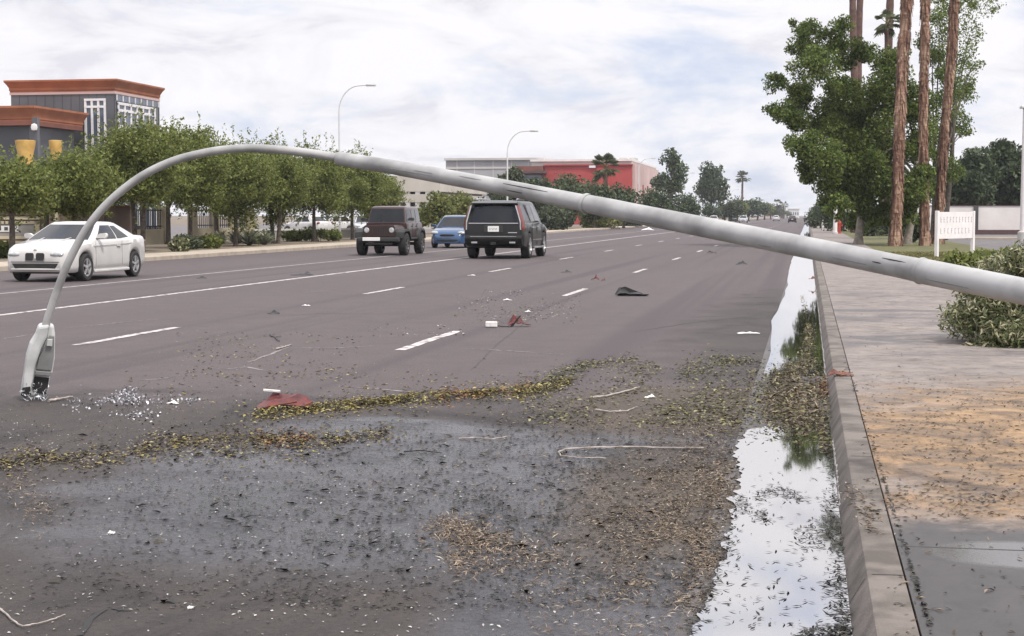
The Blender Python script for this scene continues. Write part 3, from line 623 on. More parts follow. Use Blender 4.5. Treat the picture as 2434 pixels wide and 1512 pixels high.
# ---- black SUV seen from behind
def suv():
    b = G(1184, 613); root = thing('black_suv', 'large black SUV driving away from the viewer under the leaning pole', 'suv', (-10.62, b.y + 1.15, 0), R(0.5), sc=1.07)
    p = M['black_paint']
    top = [(-2.6, 0.8), (-2.585, 1.14), (-2.5, 1.18), (0.4, 1.19), (1.2, 1.17), (1.45, 1.14), (2.2, 1.08), (2.45, 1.02), (2.56, 0.9), (2.6, 0.75)]
    plan = [(-2.6, 0.86), (-2.57, 0.92), (-2.45, 0.965), (-2.0, 0.99), (0, 1.0), (1.9, 0.99), (2.3, 0.95), (2.5, 0.86), (2.6, 0.7)]
    base = [(-2.6, 0.5), (-2.45, 0.42), (-2.2, 0.36), (2.2, 0.34), (2.6, 0.36)]
    body_mesh(5.2, 2.04, top, plan, base, (1.48, -1.47), 0.47, 0.41).build('body', p, root, smooth=True, ang=50)
    hs = House(1.16, 1.83, 1.32, 0.55, -2.3, -2.56, 0.955, 0.77, 0.16, 0.07)
    hs.shell().build('cabin', p, root, smooth=True, ang=50)
    hs.patch(hs.front, -0.92, 0.92, 0.06, 0.92).build('windscreen', M['glass'], root, smooth=True)
    hs.patch(hs.rear, -0.84, 0.84, 0.05, 0.84).build('rear_window', M['glass'], root, smooth=True)
    MB().loft([[(x, y, z) for y, z in ((-2.28, 1.855), (-2.50, 1.80), (-2.50, 1.77), (-2.28, 1.80))] for x in (-0.74, -0.4, 0, 0.4, 0.74)]).build('spoiler', p, root, smooth=True)
    for sg in (1, -1):
        f = lambda u, t, sg=sg: hs.side(u, t, sg)
        for u0, u1, s0, s1 in ((0.10, 0.37, 0.05, 0.0), (0.395, 0.63, 0, 0), (0.66, 0.94, 0, 0.0)):
            hs.patch(f, u0, u1, 0.07, 0.88, shear0=s0, shear1=s1).build('side_window', M['glass'], root, smooth=True)
        MB().tube([(sg * 0.66, 0.35, 1.9), (sg * 0.665, 0.2, 1.935), (sg * 0.67, -1.9, 1.935), (sg * 0.66, -2.1, 1.9)], 0.022, 8).build('roof_rail', M['chrome'], root, smooth=True)
        # tall upright tail lights
        MB().loft([[(sg * (x + dx), y, z) for x, y in ((0.885, -2.615), (0.955, -2.54), (0.965, -2.40), (0.88, -2.45))] for z, dx in ((0.92, 0.025), (1.0, 0.035), (1.2, 0.02), (1.45, -0.06), (1.72, -0.14))]).build('tail_light', M['redlens'], root, smooth=True)
        MB().loft([[(sg * (x + dx), y, z) for x, y in ((0.85, -2.625), (0.889, -2.62), (0.889, -2.5), (0.85, -2.5))] for z, dx in ((0.94, 0.015), (1.2, 0.005), (1.45, -0.065), (1.72, -0.145))]).build('tail_light_trim', M['chrome'], root)
        for y in (0.98, -0.12, -1.02): MB().box((sg * 1.014, y, 0.78), (0.012, 0.014, 0.72)).build('door_seam', M['plastic'], root)
        for y in (0.12, -0.95): MB().box((sg * 1.022, y, 1.0), (0.03, 0.24, 0.035)).build('door_handle', M['chrome'], root, bevel=0.01)
        MB().box((sg * 1.012, 0, 0.60), (0.03, 1.9, 0.03)).build('side_moulding', M['chrome'], root)
        MB().box((sg * 1.0, 0.0, 0.345), (0.16, 1.9, 0.06)).build('running_board', M['chrome'], root, bevel=0.015)
        mirror(root, sg * 0.97, 0.98, 1.2, p, sg)
        for y in (1.48, -1.47): add_wheel(root, sg * 0.885, y, 0.415, 0.28, sg)
        blob((sg * 0.78, 2.47, 0.86), (0.32, 0.2, 0.36)).build('headlight', M['clearlens'], root, smooth=True)
        MB().box((sg * 0.62, -2.635, 0.53), (0.2, 0.04, 0.06)).build('exhaust_tip', M['chrome'], root, bevel=0.01)
        blob((sg * 0.72, -2.63, 0.70), (0.3, 0.05, 0.05)).build('reflector', M['redlens'], root, smooth=True)
    MB().loft([[(x, y, z) for y, z in ((-2.615, 0.78), (-2.66, 0.74), (-2.67, 0.66), (-2.64, 0.52), (-2.55, 0.46), (-2.45, 0.46), (-2.45, 0.78))] for x in (-0.93, -0.5, 0, 0.5, 0.93)]).build('rear_bumper', p, root, smooth=True, ang=50)
    MB().box((0, -2.665, 0.725), (1.5, 0.02, 0.018)).build('bumper_trim', M['chrome'], root)
    MB().box((0.0, -2.612, 1.145), (1.62, 0.03, 0.035)).build('tailgate_trim', M['chrome'], root, bevel=0.006)
    MB().box((0.0, -2.60, 0.98), (0.62, 0.02, 0.24)).build('plate_recess', M['plastic'], root, bevel=0.02)
    plate(root, (0.0, -2.625, 0.97), w=0.36, h=0.18)
    MB().box((0.62, -2.606, 0.85), (0.3, 0.012, 0.03)).build('badge', M['chrome'], root)
    MB().box((0.0, -2.66, 0.50), (0.16, 0.06, 0.09)).build('tow_hitch', M['black'], root, bevel=0.01)
    MB().tube([(0.1, -2.5, 1.24), (0.5, -2.53, 1.26)], 0.012, 6).build('wiper', M['plastic'], root)
    MB().span((-0.8, 2.2, 0.38), (0.8, -2.3, 0.5)).build('floor_pan', M['black'], root)
    MB().tube([(-0.8, -1.47, 0.4), (0.8, -1.47, 0.4)], 0.07, 8).build('rear_axle', M['black'], root)
    return root
suv()
# ---- maroon off-roader, coming towards us
def jeep():
    b = G(912, 607); root = thing('maroon_off_roader', 'boxy maroon off-roader with round headlights and big tyres driving towards the viewer', 'off-roader', (-15.75, b.y + 1.45, 0), math.pi + R(2), sc=1.0)
    p = M['maroon_paint']; pl = M['plastic']
    # tub with doors
    mb = MB().loft([[(sx * w, y, z) for sx, z, w in ((-1, 0.58, 0.74), (-1, 0.72, 0.80), (-1, 1.12, 0.80), (-1, 1.22, 0.77), (1, 1.22, 0.77), (1, 1.12, 0.80), (1, 0.72, 0.80), (1, 0.58, 0.74))] for y in (-2.0, -1.96, 0.78, 0.82)])
    mb.build('body', p, root, smooth=True, bevel=0.02, ang=35)
    MB().loft([[(sx * w * k, y, z) for sx, z, w in ((-1, 0.75, 0.70), (-1, 1.05, 0.70), (-1, 1.13, 0.64), (0, 1.165, 0), (1, 1.13, 0.64), (1, 1.05, 0.70), (1, 0.75, 0.70))] for y, k in ((0.8, 1.06), (1.3, 0.98), (1.9, 0.88), (1.98, 0.86))]).build('bonnet', p, root, smooth=True, ang=45)
    g = MB().prism([(-0.58, 0.70), (0.58, 0.70), (0.62, 0.82), (0.60, 1.08), (0.54, 1.12), (-0.54, 1.12), (-0.60, 1.08), (-0.62, 0.82)], (0, 1.97, 0), (1, 0, 0), (0, 0, 1), (0, 1, 0), 0.06).build('grille', p, root, bevel=0.012)
    mb = MB()
    for k in range(7): mb.box(((k - 3) * 0.092, 2.033, 0.92), (0.045, 0.012, 0.27))
    mb.build('grille_slots', M['black'], g)
    for sg in (1, -1):
        MB().lathe([(0.095, -0.03), (0.1, 0.012), (0.085, 0.028), (0.001, 0.034)], 20, 'Y', (sg * 0.475, 2.02, 0.95)).build('headlight', M['clearlens'], root, smooth=True)
        MB().lathe([(0.045, -0.03), (0.045, 0.012), (0.001, 0.016)], 12, 'Y', (sg * 0.80, 1.86, 0.86)).build('turn_light', M['clearlens'], root, smooth=True)
        ap = [(1.98, 0.72), (1.96, 0.86), (1.80, 0.96), (1.10, 0.98), (0.90, 0.90), (0.74, 0.66)]
        MB().loft([[(sg * 0.60, y, z + 0.02), (sg * 0.93, y, z + 0.01), (sg * 0.94, y, z - 0.07), (sg * 0.60, y, z - 0.05)] for y, z in ap]).build('front_fender', pl, root, smooth=True)
        ap = [(-0.86, 0.66), (-1.0, 0.90), (-1.2, 0.98), (-1.75, 0.98), (-1.92, 0.90), (-2.02, 0.66)]
        MB().loft([[(sg * 0.78, y, z + 0.02), (sg * 0.93, y, z + 0.01), (sg * 0.94, y, z - 0.07), (sg * 0.78, y, z - 0.05)] for y, z in ap]).build('rear_fender', pl, root, smooth=True)
        for y in (1.38, -1.42):
            add_wheel(root, sg * 0.80, y, 0.42, 0.29, sg, 'darkrim', 6)
        mirror(root, sg * 0.79, 0.62, 1.33, pl, sg)
        MB().box((sg * 0.81, -0.02, 0.62), (0.10, 1.7, 0.08)).build('rock_rail', pl, root, bevel=0.02)
        for y in (0.66, -0.22, -1.0): MB().box((sg * 0.803, y, 0.92), (0.012, 0.016, 0.56)).build('door_seam', M['black'], root)
        for y in (-0.08, -0.86): MB().box((sg * 0.812, y, 1.08), (0.03, 0.15, 0.04)).build('door_handle', pl, root, bevel=0.008)
        MB().box((sg * 0.72, -2.02, 0.98), (0.15, 0.06, 0.22)).build('tail_light', M['redlens'], root, bevel=0.02)
    hs = House(1.21, 1.80, 0.80, 0.56, -1.92, -2.0, 0.755, 0.665, 0.05, 0.02)
    hs.shell().build('hard_top', p, root, smooth=True, ang=45)
    hs.patch(hs.front, -0.93, 0.93, 0.07, 0.9).build('windscreen', M['glass'], root, smooth=True)
    hs.patch(hs.rear, -0.8, 0.8, 0.1, 0.85).build('rear_window', M['glass'], root, smooth=True)
    for sg in (1, -1):
        f = lambda u, t, sg=sg: hs.side(u, t, sg)
        for u0, u1 in ((0.07, 0.34), (0.38, 0.62), (0.67, 0.94)):
            hs.patch(f, u0, u1, 0.07, 0.86).build('side_window', M['glass'], root, smooth=True)
    MB().box((0, 2.14, 0.60), (1.62, 0.18, 0.17)).build('front_bumper', pl, root, bevel=0.04)
    MB().box((0, 2.05, 0.45), (1.0, 0.2, 0.1)).build('skid_plate', pl, root, bevel=0.03)
    MB().box((0.25, 2.245, 0.62), (0.66, 0.03, 0.13)).build('bumper_panel', M['plate'], root, bevel=0.01)
    MB().lathe([(0.36, -2.32), (0.40, -2.28), (0.40, -2.12), (0.36, -2.06)], 24, 'Y', (0, 0, 1.0)).build('spare_wheel', M['tyre'], root, smooth=True)
    MB().span((-0.6, 1.8, 0.5), (0.6, -1.9, 0.6)).build('chassis', M['black'], root)
    for y in (1.38, -1.42): MB().tube([(-0.75, y, 0.4), (0.75, y, 0.4)], 0.06, 8).build('axle', M['black'], root)
jeep()
# ---- small hatchbacks / saloons in other places
def hatch(name, label, cat, loc, rz, paint, group=None, L=4.1, Wd=1.74, zr=1.44, saloon=False):
    root = thing(name, label, cat, loc, rz, group); p = M[paint]; h = L / 2
    rear_top = [(-h, 0.7), (-h + 0.02, 0.9), (-h + 0.1, 0.98)]
    top = rear_top + [(-h + 0.6, 1.0), (0.2, 0.96), (0.9, 0.94), (1.3, 0.90), (h - 0.35, 0.80), (h - 0.12, 0.68), (h - 0.02, 0.55), (h, 0.48)]
    plan = [(-h, 0.78), (-h + 0.1, 0.9), (-h + 0.5, 0.97), (0, 1), (h - 0.8, 0.97), (h - 0.3, 0.88), (h - 0.06, 0.72), (h, 0.6)]
    base = [(-h, 0.42), (-h + 0.2, 0.25), (-h + 0.5, 0.2), (h - 0.3, 0.2), (h, 0.24)]
    wy = h * 0.62
    body_mesh(L, Wd, top, plan, base, (wy, -wy), 0.36, 0.3, n=60).build('body', p, root, smooth=True, ang=50)
    hs = House(0.95, zr - 0.03, 1.05, 0.25, (-0.9 if saloon else -1.35), (-1.6 if saloon else -h + 0.12), 0.79, 0.6, 0.14, 0.08)
    hs.shell().build('cabin', p, root, smooth=True, ang=50)
    hs.patch(hs.front, -0.9, 0.9, 0.05, 0.93).build('windscreen', M['glass'], root, smooth=True)
    hs.patch(hs.rear, -0.85, 0.85, 0.12, 0.88).build('rear_window', M['glass'], root, smooth=True)
    for sg in (1, -1):
        f = lambda u, t, sg=sg: hs.side(u, t, sg)
        hs.patch(f, 0.14, 0.45, 0.08, 0.88, shear0=0.03).build('side_window', M['glass'], root, smooth=True)
        hs.patch(f, 0.49, 0.84, 0.08, 0.88, shear1=-0.03).build('side_window', M['glass'], root, smooth=True)
        mirror(root, sg * 0.8, 0.75, 1.0, p, sg)
        for y in (wy, -wy): add_wheel(root, sg * (Wd / 2 - 0.11), y, 0.31, 0.2, sg)
        blob((sg * (Wd / 2 - 0.25), h - 0.22, 0.70), (0.34, 0.3, 0.16)).build('headlight', M['clearlens'], root, smooth=True)
        blob((sg * (Wd / 2 - 0.2), -h + 0.08, 0.88), (0.26, 0.14, 0.2)).build('tail_light', M['redlens'], root, smooth=True)
    blob((0, h - 0.02, 0.60), (0.7, 0.1, 0.10)).build('grille', M['black'], root, smooth=True)
    blob((0, h - 0.03, 0.36), (1.1, 0.1, 0.14)).build('air_intake', M['black'], root, smooth=True)
    plate(root, (0, -h - 0.005, 0.72)); MB().span((-0.7, wy, 0.24), (0.7, -wy, 0.34)).build('floor_pan', M['black'], root)
    return root
b = G(1056, 590)
hatch('blue_hatchback', 'bright blue hatchback between the maroon off-roader and the black SUV', 'car', (-16.2, b.y + 2.0, 0), math.pi, 'blue_paint', L=4.2, zr=1.48)
def at(px, D): return (px - VPX) * 0.983 * D / FPX
pk = 'cars parked behind the olive trees'
hatch('parked_car', 'white car parked behind the tree trunks, nearest to the spiky plants', 'car', (at(660, 112), 114, 0.05), R(60), 'white_paint', pk, saloon=True)
hatch('parked_car', 'white hatchback parked behind the middle tree trunks', 'car', (at(722, 116), 118, 0.05), R(150), 'white_paint', pk)
hatch('parked_car', 'silver car with dark windows parked close to the maroon off-roader', 'car', (at(812, 108), 110, 0.05), R(200), 'silver_paint', pk, L=4.6, saloon=True)
hatch('parked_car', 'black car parked beside the silver one behind a low wall', 'car', (at(868, 116), 118, 0.05), R(190), 'black_paint', pk, L=4.5, saloon=True)
fk = 'distant cars on the road'
hatch('distant_car', 'white distant car at the far edge of the road above the pole', 'car', (at(1697, 290), 292, 0), math.pi, 'white_paint', fk, L=4.8)
hatch('distant_car', 'silver distant car further up the road', 'car', (at(1768, 330), 332, 0), math.pi, 'silver_paint', fk, L=4.8)
hatch('distant_car', 'dark distant car beside a silver one far up the road', 'car', (at(1742, 370), 372, 0), math.pi, 'black_paint', fk, L=4.8)
hatch('distant_car', 'tiny white car near where the road meets the horizon', 'car', (at(1846, 420), 422, 0), 0, 'white_paint', fk, L=4.8)
hatch('distant_car', 'tiny maroon car near where the road meets the horizon', 'car', (at(1884, 330), 332, 0), 0, 'maroon_paint', fk, L=4.8)
# ------------------------------------------------------------------ buildings, walls, signs, fences
def depth_of(px, x): return (px - VPX) and x * FPX / (0.983 * (px - VPX))
def zat(py, D): return CH + (VPY - py) / FPX * D
M['orange'] = mat('terracotta_stucco', (0.36, 0.135, 0.068), 0.85, (0.27, 0.098, 0.05), 0.9, detail=7)
M['panel'] = mat('dark_metal_panels', (0.10, 0.103, 0.115), 0.3, (0.07, 0.073, 0.083), 0.5)
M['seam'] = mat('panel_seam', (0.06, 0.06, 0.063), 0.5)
M['bluglass'] = mat('blue_grey_glazing', (0.10, 0.125, 0.17), 0.08, (0.07, 0.085, 0.12), 0.8, spec=0.8)
M['whiteframe'] = mat('white_window_frame', (0.74, 0.72, 0.74), 0.5)
M['redbrown'] = mat('red_brown_wall', (0.19, 0.07, 0.05), 0.8, (0.15, 0.055, 0.04), 1)
M['cream'] = mat('cream_stucco', (0.52, 0.45, 0.32), 0.85, (0.44, 0.37, 0.26), 1.5)
M['yellow'] = mat('yellow_column_stone', (0.62, 0.40, 0.12), 0.7, (0.48, 0.27, 0.07), 2.2)
M['grey'] = mat('grey_stucco', (0.34, 0.335, 0.345), 0.85, (0.29, 0.285, 0.295), 0.3)
M['lgrey'] = mat('pale_grey_stucco', (0.50, 0.48, 0.46), 0.85, (0.43, 0.41, 0.40), 0.4)
M['beige'] = mat('beige_garage_stucco', (0.50, 0.46, 0.41), 0.85, (0.42, 0.385, 0.34), 0.4)
M['red'] = mat('red_painted_wall', (0.38, 0.052, 0.05), 0.75, (0.30, 0.043, 0.042), 0.22)
M['pink'] = mat('pale_pink_wall', (0.55, 0.40, 0.385), 0.8, (0.47, 0.34, 0.325), 0.3)
M['wallwhite'] = mat('white_block_wall', (0.70, 0.67, 0.65), 0.9, (0.60, 0.565, 0.55), 0.7)
M['darkband'] = mat('dark_red_curb_band', (0.09, 0.05, 0.052), 0.8)
M['brown'] = mat('brown_stucco', (0.15, 0.105, 0.085), 0.85, (0.12, 0.085, 0.068), 2)
M['signgrey'] = mat('grey_sign_panel', (0.30, 0.28, 0.25), 0.8, (0.26, 0.24, 0.215), 3)
M['signwhite'] = mat('white_sign_paint', (0.76, 0.73, 0.72), 0.6, (0.68, 0.65, 0.64), 3)
M['letter'] = mat('faded_lettering', (0.46, 0.43, 0.45), 0.7)
M['iron'] = mat('black_iron', (0.02, 0.02, 0.022), 0.5)
def cornice(mb, x0, x1, y0, y1, z0, H, out):
    prof = [(0.0, 0), (0.12, 0.0), (0.12, 0.10 * H), (0.22, 0.14 * H), (0.22, 0.34 * H), (0.5, 0.62 * H), (0.85, 0.86 * H), (0.85, H), (0.0, H)]
    rings = []
    for o, h in prof:
        d = o * out; rings.append([(x0 - d, y0 - d, z0 + h), (x1 + d, y0 - d, z0 + h), (x1 + d, y1 + d, z0 + h), (x0 - d, y1 + d, z0 + h)])
    mb.loft(rings)
bt = thing('office_building', 'dark panelled office building with orange cornices rising behind the olive trees', 'building', (0, 0, 0))
D0 = 95.0; pc = P(275, 430, D0); X1, Y0 = pc.x, pc.y             # the tower's near corner
X0 = P(18, 430, D0 + 0.6).x; Y1 = Y0 + 6.6; zt = zat(218, D0); ztop = zat(190, D0)
MB().span((X0, Y0, 0), (X1, Y1, zt + 0.05)).build('tower_wall', M['panel'], bt)
mb = MB(); cornice(mb, X0, X1, Y0, Y1, zt, ztop - zt, 0.36); mb.build('cornice', M['orange'], bt, smooth=True, ang=25)
MB().span((X0 - 0.06, Y0 - 0.06, zt - 0.16), (X1 + 0.06, Y1 + 0.06, zt - 0.01)).build('fascia_line', M['pink'], bt)
sm = MB()
for i in range(1, 12): sm.span((X0 + (X1 - X0) * i / 12 - 0.02, Y0 - 0.012, 0.3), (X0 + (X1 - X0) * i / 12 + 0.02, Y0, zt - 0.17))
for i in range(0, 9): sm.span((X1, Y0 + 6.6 * i / 8 - 0.03, 0.3), (X1 + 0.03, Y0 + 6.6 * i / 8 + 0.03, zt - 0.17))
sm.build('panel_joints', M['seam'], bt)
def px2x(px): # world X on the front face at this pixel column
    d = FW + RT * ((px - PW / 2) / FPX) + UP * ((PH / 2 - 300) / FPX); return d.x * (Y0 / d.y)
wx0, wx1 = px2x(205), px2x(251); wz1 = zat(238, D0); wz0 = wz1 - 3.6
def framed(name, a0, a1, z0, z1, nx, zs, face, depth=0.10, bar=0.13):
    mb = MB(); g = MB()
    if face == 'front':
        g.span((a0, Y0 - 0.03, z0), (a1, Y0 - 0.005, z1))
        for i in range(nx + 1):
            x = a0 + (a1 - a0) * i / nx; mb.span((x - bar / 2, Y0 - depth, z0), (x + bar / 2, Y0 - 0.031, z1))
        for z in zs: mb.span((a0 - bar / 2, Y0 - depth - 0.012, z - bar / 2), (a1 + bar / 2, Y0 - 0.032, z + bar / 2))
    else:
        g.span((X1 + 0.005, a0, z0), (X1 + 0.034, a1, z1))
        for i in range(nx + 1):
            x = a0 + (a1 - a0) * i / nx; mb.span((X1 + 0.036, x - bar / 2, z0), (X1 + depth, x + bar / 2, z1))
        for z in zs: mb.span((X1 + 0.037, a0 - bar / 2, z - bar / 2), (X1 + depth + 0.012, a1 + bar / 2, z + bar / 2))
    w = g.build('window', M['bluglass'], bt); mb.build('window_frame', M['whiteframe'], w)
framed('window', wx0, wx1, wz0, wz1, 3, (wz1, wz1 - 0.42, wz0), 'front')
framed('window', Y0 + 0.4, Y0 + 5.8, 0.8, zat(246, D0), 6, (zat(246, D0), zat(262, D0), zat(300, D0), zat(330, D0)), 'side', bar=0.16)
framed('clerestory', Y0 + 0.2, Y0 + 6.4, zat(242, D0) + 0.05, zt - 0.2, 7, (), 'side', bar=0.05)
# lower wing in front
D1 = 88.3; pw = P(78, 430, D1); LX1, LY0 = pw.x, pw.y; lz = zat(288, D1); lt = zat(253, D1); LX0 = LX1 - 7
MB().span((LX0, LY0 + 0.5, 0), (LX1 - 0.4, LY0 + 6.0, lz + 0.05)).build('wing_wall', M['panel'], bt)
mb = MB(); cornice(mb, LX0, LX1, LY0, LY0 + 6.2, lz, lt - lz, 0.36); mb.build('cornice', M['orange'], bt, smooth=True, ang=25)
MB().span((LX0 - 0.2, LY0 - 0.1, lz - 0.25), (LX1 + 0.1, LY0 + 6.1, lz)).build('soffit', M['redbrown'], bt)
MB().span((LX1 - 0.38, LY0 + 3.0, 0), (LX1 + 2.6, LY0 + 3.6, 3.7)).build('entrance_wall', M['redbrown'], bt)
for px, D, r in ((62, 84.0, 0.48), (134, 88, 0.34)):
    q = P(px, 430, D); zc = zat(335 if px != 137 else 340, D)
    cb = MB().lathe([(r * 0.75, 0), (r * 0.75, zc - 1.3), (r * 0.8, zc - 1.2)], 18, 'Z', (q.x, q.y, 0)).build('column', M['redbrown'], bt, smooth=True)
    MB().lathe([(r * 0.8, zc - 1.25), (r * 0.85, zc - 0.7), (r * 1.05, zc - 0.25), (r * 1.12, zc), (r * 0.9, zc + 0.02)], 18, 'Z', (q.x, q.y, 0)).build('column_capital', M['yellow'], cb, smooth=True)
q = P(88, 430, 85.4); mb = MB().span((q.x - 0.14, q.y - 0.14, 0), (q.x + 0.14, q.y + 0.14, lz)); mb.build('corner_post', M['panel'], bt)
z0 = zat(303, 85); s = blob((q.x, q.y - 0.2, z0), (0.36, 0.25, 0.42), 8, 4); s.build('wall_lamp', M['whiteframe'], bt, smooth=True)
# garage seen through the gap, and the long grey/red block
gb = thing('beige_garage', 'low beige parking garage with horizontal bands glimpsed under the pole', 'building', (0, 0, 0))
Dg = 165.0; xa, xb = P(915, 500, Dg), P(1052, 500, Dg)
for z0, z1 in ((0, zat(494, Dg)), (zat(481, Dg), zat(462, Dg)), (zat(456, Dg), zat(418, Dg))):
    MB().span((xa.x, xa.y, z0), (xb.x, xa.y + 24, z1)).build('deck_parapet', M['beige'], gb)
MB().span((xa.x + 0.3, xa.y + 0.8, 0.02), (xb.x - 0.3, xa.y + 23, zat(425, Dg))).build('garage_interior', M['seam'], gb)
for i in range(6):
    x = xa.x + 0.02 + (xb.x - xa.x - 0.54) * i / 5; MB().span((x, xa.y + 0.03, 0.03), (x + 0.5, xa.y + 0.6, zat(419, Dg))).build('pillar', M['lgrey'], gb)
rb = thing('red_store_building', 'long low grey building with a red painted front beyond the trees', 'building', (0, 0, 0))
Dr = 250.0; xr = P(1500, 430, Dr); YR = xr.y
def bx(px): d = FW + RT * ((px - PW / 2) / FPX); return d.x * YR / d.y
def seg(name, p0, p1, t0, t1, m, dy0, dy1): return MB().span((bx(p0), YR + dy0, zat(t1, Dr)), (bx(p1), YR + dy1, zat(t0, Dr))).build(name, m, rb)
seg('rear_hall', 1041, 1276, 374, 560, M['grey'], 6, 60); seg('hall_parapet', 1038, 1279, 370.5, 376, M['lgrey'], 5.6, 60.4)
seg('hall_band', 1041, 1276, 393, 397, M['lgrey'], 5.9, 5.99)
jm = MB()
for px in (1068, 1110, 1155, 1200, 1240): jm.span((bx(px) - 0.08, YR + 5.95, 0), (bx(px) + 0.08, YR + 5.995, zat(377, Dr)))
jm.build('panel_joints', M['lgrey'], rb)
seg('front_hall', 1262, 1499, 381, 560, M['lgrey'], 0.5, 41); seg('front_parapet', 1259, 1500, 378, 383, M['wallwhite'], 0.2, 41.3)
seg('red_wall', 1294, 1500.5, 392, 560, M['red'], -0.2, 0.45); seg('red_wall_cap', 1292, 1502, 390.5, 393.5, M['red'], -0.5, 0.46)
seg('red_fin', 1420, 1440, 400, 560, M['red'], -1.2, -0.22)
seg('entrance_canopy', 1210, 1300, 406, 412, M['darkband'], -3, 0.2); seg('entrance_block', 1218, 1292, 394, 440, M['redbrown'], -0.6, 0.4)
seg('shop_window', 1224, 1288, 416, 440, M['bluglass'], -0.72, -0.62); seg('white_sign_panel', 1400, 1415, 392, 399, M['whiteframe'], -0.5, -0.22)
MB().span((bx(1500.5), YR + 0.6, 0), (bx(1500.5) + 0.4, YR + 41, zat(388, Dr))).build('side_wall', M['pink'], rb)
for k in range(5): MB().span((bx(1500.5) + 0.4, YR + 5 + k * 7.5, 0.2), (bx(1500.5) + 0.5, YR + 6 + k * 7.5, 6.5)).build('side_pilaster', M['red'], rb)
for px in (1466, 1490):
    q = seg('roof_unit', px - 9, px + 5, 371, 381, M['lgrey'], 8, 12)
# far pale buildings where the road ends
for i, (px, w, h, D, m, l) in enumerate(((1852, 30, 26, 760, 'lgrey', 'pale distant building at the end of the road'), (1886, 26, 20, 900, 'wallwhite', 'tiny white distant building at the end of the road beside the trees'), (1828, 24, 17, 820, 'pink', 'tiny pinkish distant building at the end of the tree line'))):
    q = P(px, 510, D); ww = w / FPX * D; hh = h / FPX * D
    t = thing('distant_building', l, 'building', (q.x, q.y, 0)); MB().span((-ww / 2, 0, -0.05), (ww / 2, 20, hh)).build('wall', M[m], t); MB().span((-ww / 2 - 0.3, -0.3, hh), (ww / 2 + 0.3, 20.3, hh + 0.5)).build('roof', M['lgrey'], t)
    mb = MB()
    for k in range(5): mb.span((-ww / 2 + ww * (k + 0.25) / 5, -0.06, hh * 0.35), (-ww / 2 + ww * (k + 0.75) / 5, -0.01, hh * 0.7))
    mb.build('window_band', M['bluglass'], t)
# white block wall across the lot
ww = thing('white_block_wall', 'long white block wall with a dark red base across the side driveway', 'wall', (0, 0, 0))
Dw = 120.0; xa = P(2136, 500, Dw); yw = xa.y
MB().span((xa.x, yw, 0.05), (xa.x + 60, yw + 0.25, zat(490, Dw))).build('wall', M['wallwhite'], ww)
MB().span((xa.x - 0.1, yw - 0.05, zat(490, Dw)), (xa.x + 60.1, yw + 0.3, zat(490, Dw) + 0.05)).build('wall_top', M['darkband'], ww)  # thin dark strip along the top edge of the wall
MB().span((P(2300, 500, Dw).x, yw - 0.7, 0.06), (xa.x + 60, yw - 0.02, 0.42)).build('planter_edge', M['darkband'], ww)
px_ = P(2318, 500, Dw).x; MB().span((px_ - 0.22, yw - 0.12, 0.05), (px_ + 0.12, yw - 0.01, zat(490, Dw) - 0.02)).build('wall_joint', M['seam'], ww)
tag(MB().span((P(2300, 560, 95).x, P(2300, 560, 95).y, 0.05), (70, P(2300, 560, 95).y + 1.2, 0.20)).build('lot_island_kerb', M['pale_concrete'], bevel=0.03), kind='structure')
# white post at the picture's edge
q = P(2432, 505, 88); t = thing('white_lamp_post', 'slim white lamp post standing by the white block wall', 'lamp post', (q.x, q.y, 0.07))
MB().tube([(0, 0, 0), (0, 0, zat(262, 88))], [0.17, 0.12], 14).build('post', M['signwhite'], t, smooth=True)
MB().lathe([(0.28, 0), (0.28, 0.5), (0.2, 0.55)], 16).build('base', M['lgrey'], t, smooth=True)
MB().box((0, 0, zat(262, 88) + 0.06), (0.5, 0.9, 0.12)).build('lamp_head', M['signwhite'], t, bevel=0.02)
# white notice board on two posts
pa, pb = G(2226, 612, 0.1), G(2312, 604, 0.1)
pb = P(2312, 560, (pa - Vector((0, 0, CH))).dot(FW) + 2.0); pb.z = 0.1
nb = thing('white_notice_board', 'white painted notice board with faint lettering on two posts in the verge', 'sign', pa, math.atan2(pb.y - pa.y, pb.x - pa.x))
wd = math.hypot(pb.x - pa.x, pb.y - pa.y); Ds = (pa - Vector((0, 0, CH))).dot(FW); zt_, zb_ = zat(504, Ds) - 0.1, zat(568, Ds) - 0.1
for x in (0, wd): MB().box((x, 0, (zt_ + 0.04) / 2 - 0.05), (0.13, 0.11, zt_ + 0.14)).build('post', M['signwhite'], nb, bevel=0.01)
bd = MB().box((wd / 2, 0, (zt_ + zb_) / 2), (wd - 0.14, 0.06, zt_ - zb_)).build('board', M['signwhite'], nb, bevel=0.006)
r = random.Random(5); mb = MB()
for row, n in ((0.72, 11), (0.30, 9)):
    for k in range(n):
        x = 0.2 + (wd - 0.4) * k / (n - 1) * (1 if row > 0.5 else 0.92); h = (zt_ - zb_) * 0.2; z = zb_ + (zt_ - zb_) * row
        mb.box((x, -0.034, z), (0.025, 0.008, h)); 
        for d in r.sample((0.45, 0.0, -0.45), 2): mb.box((x + 0.04, -0.034, z + d * h), (0.055, 0.007, 0.022))
mb.build('lettering', M['letter'], bd)
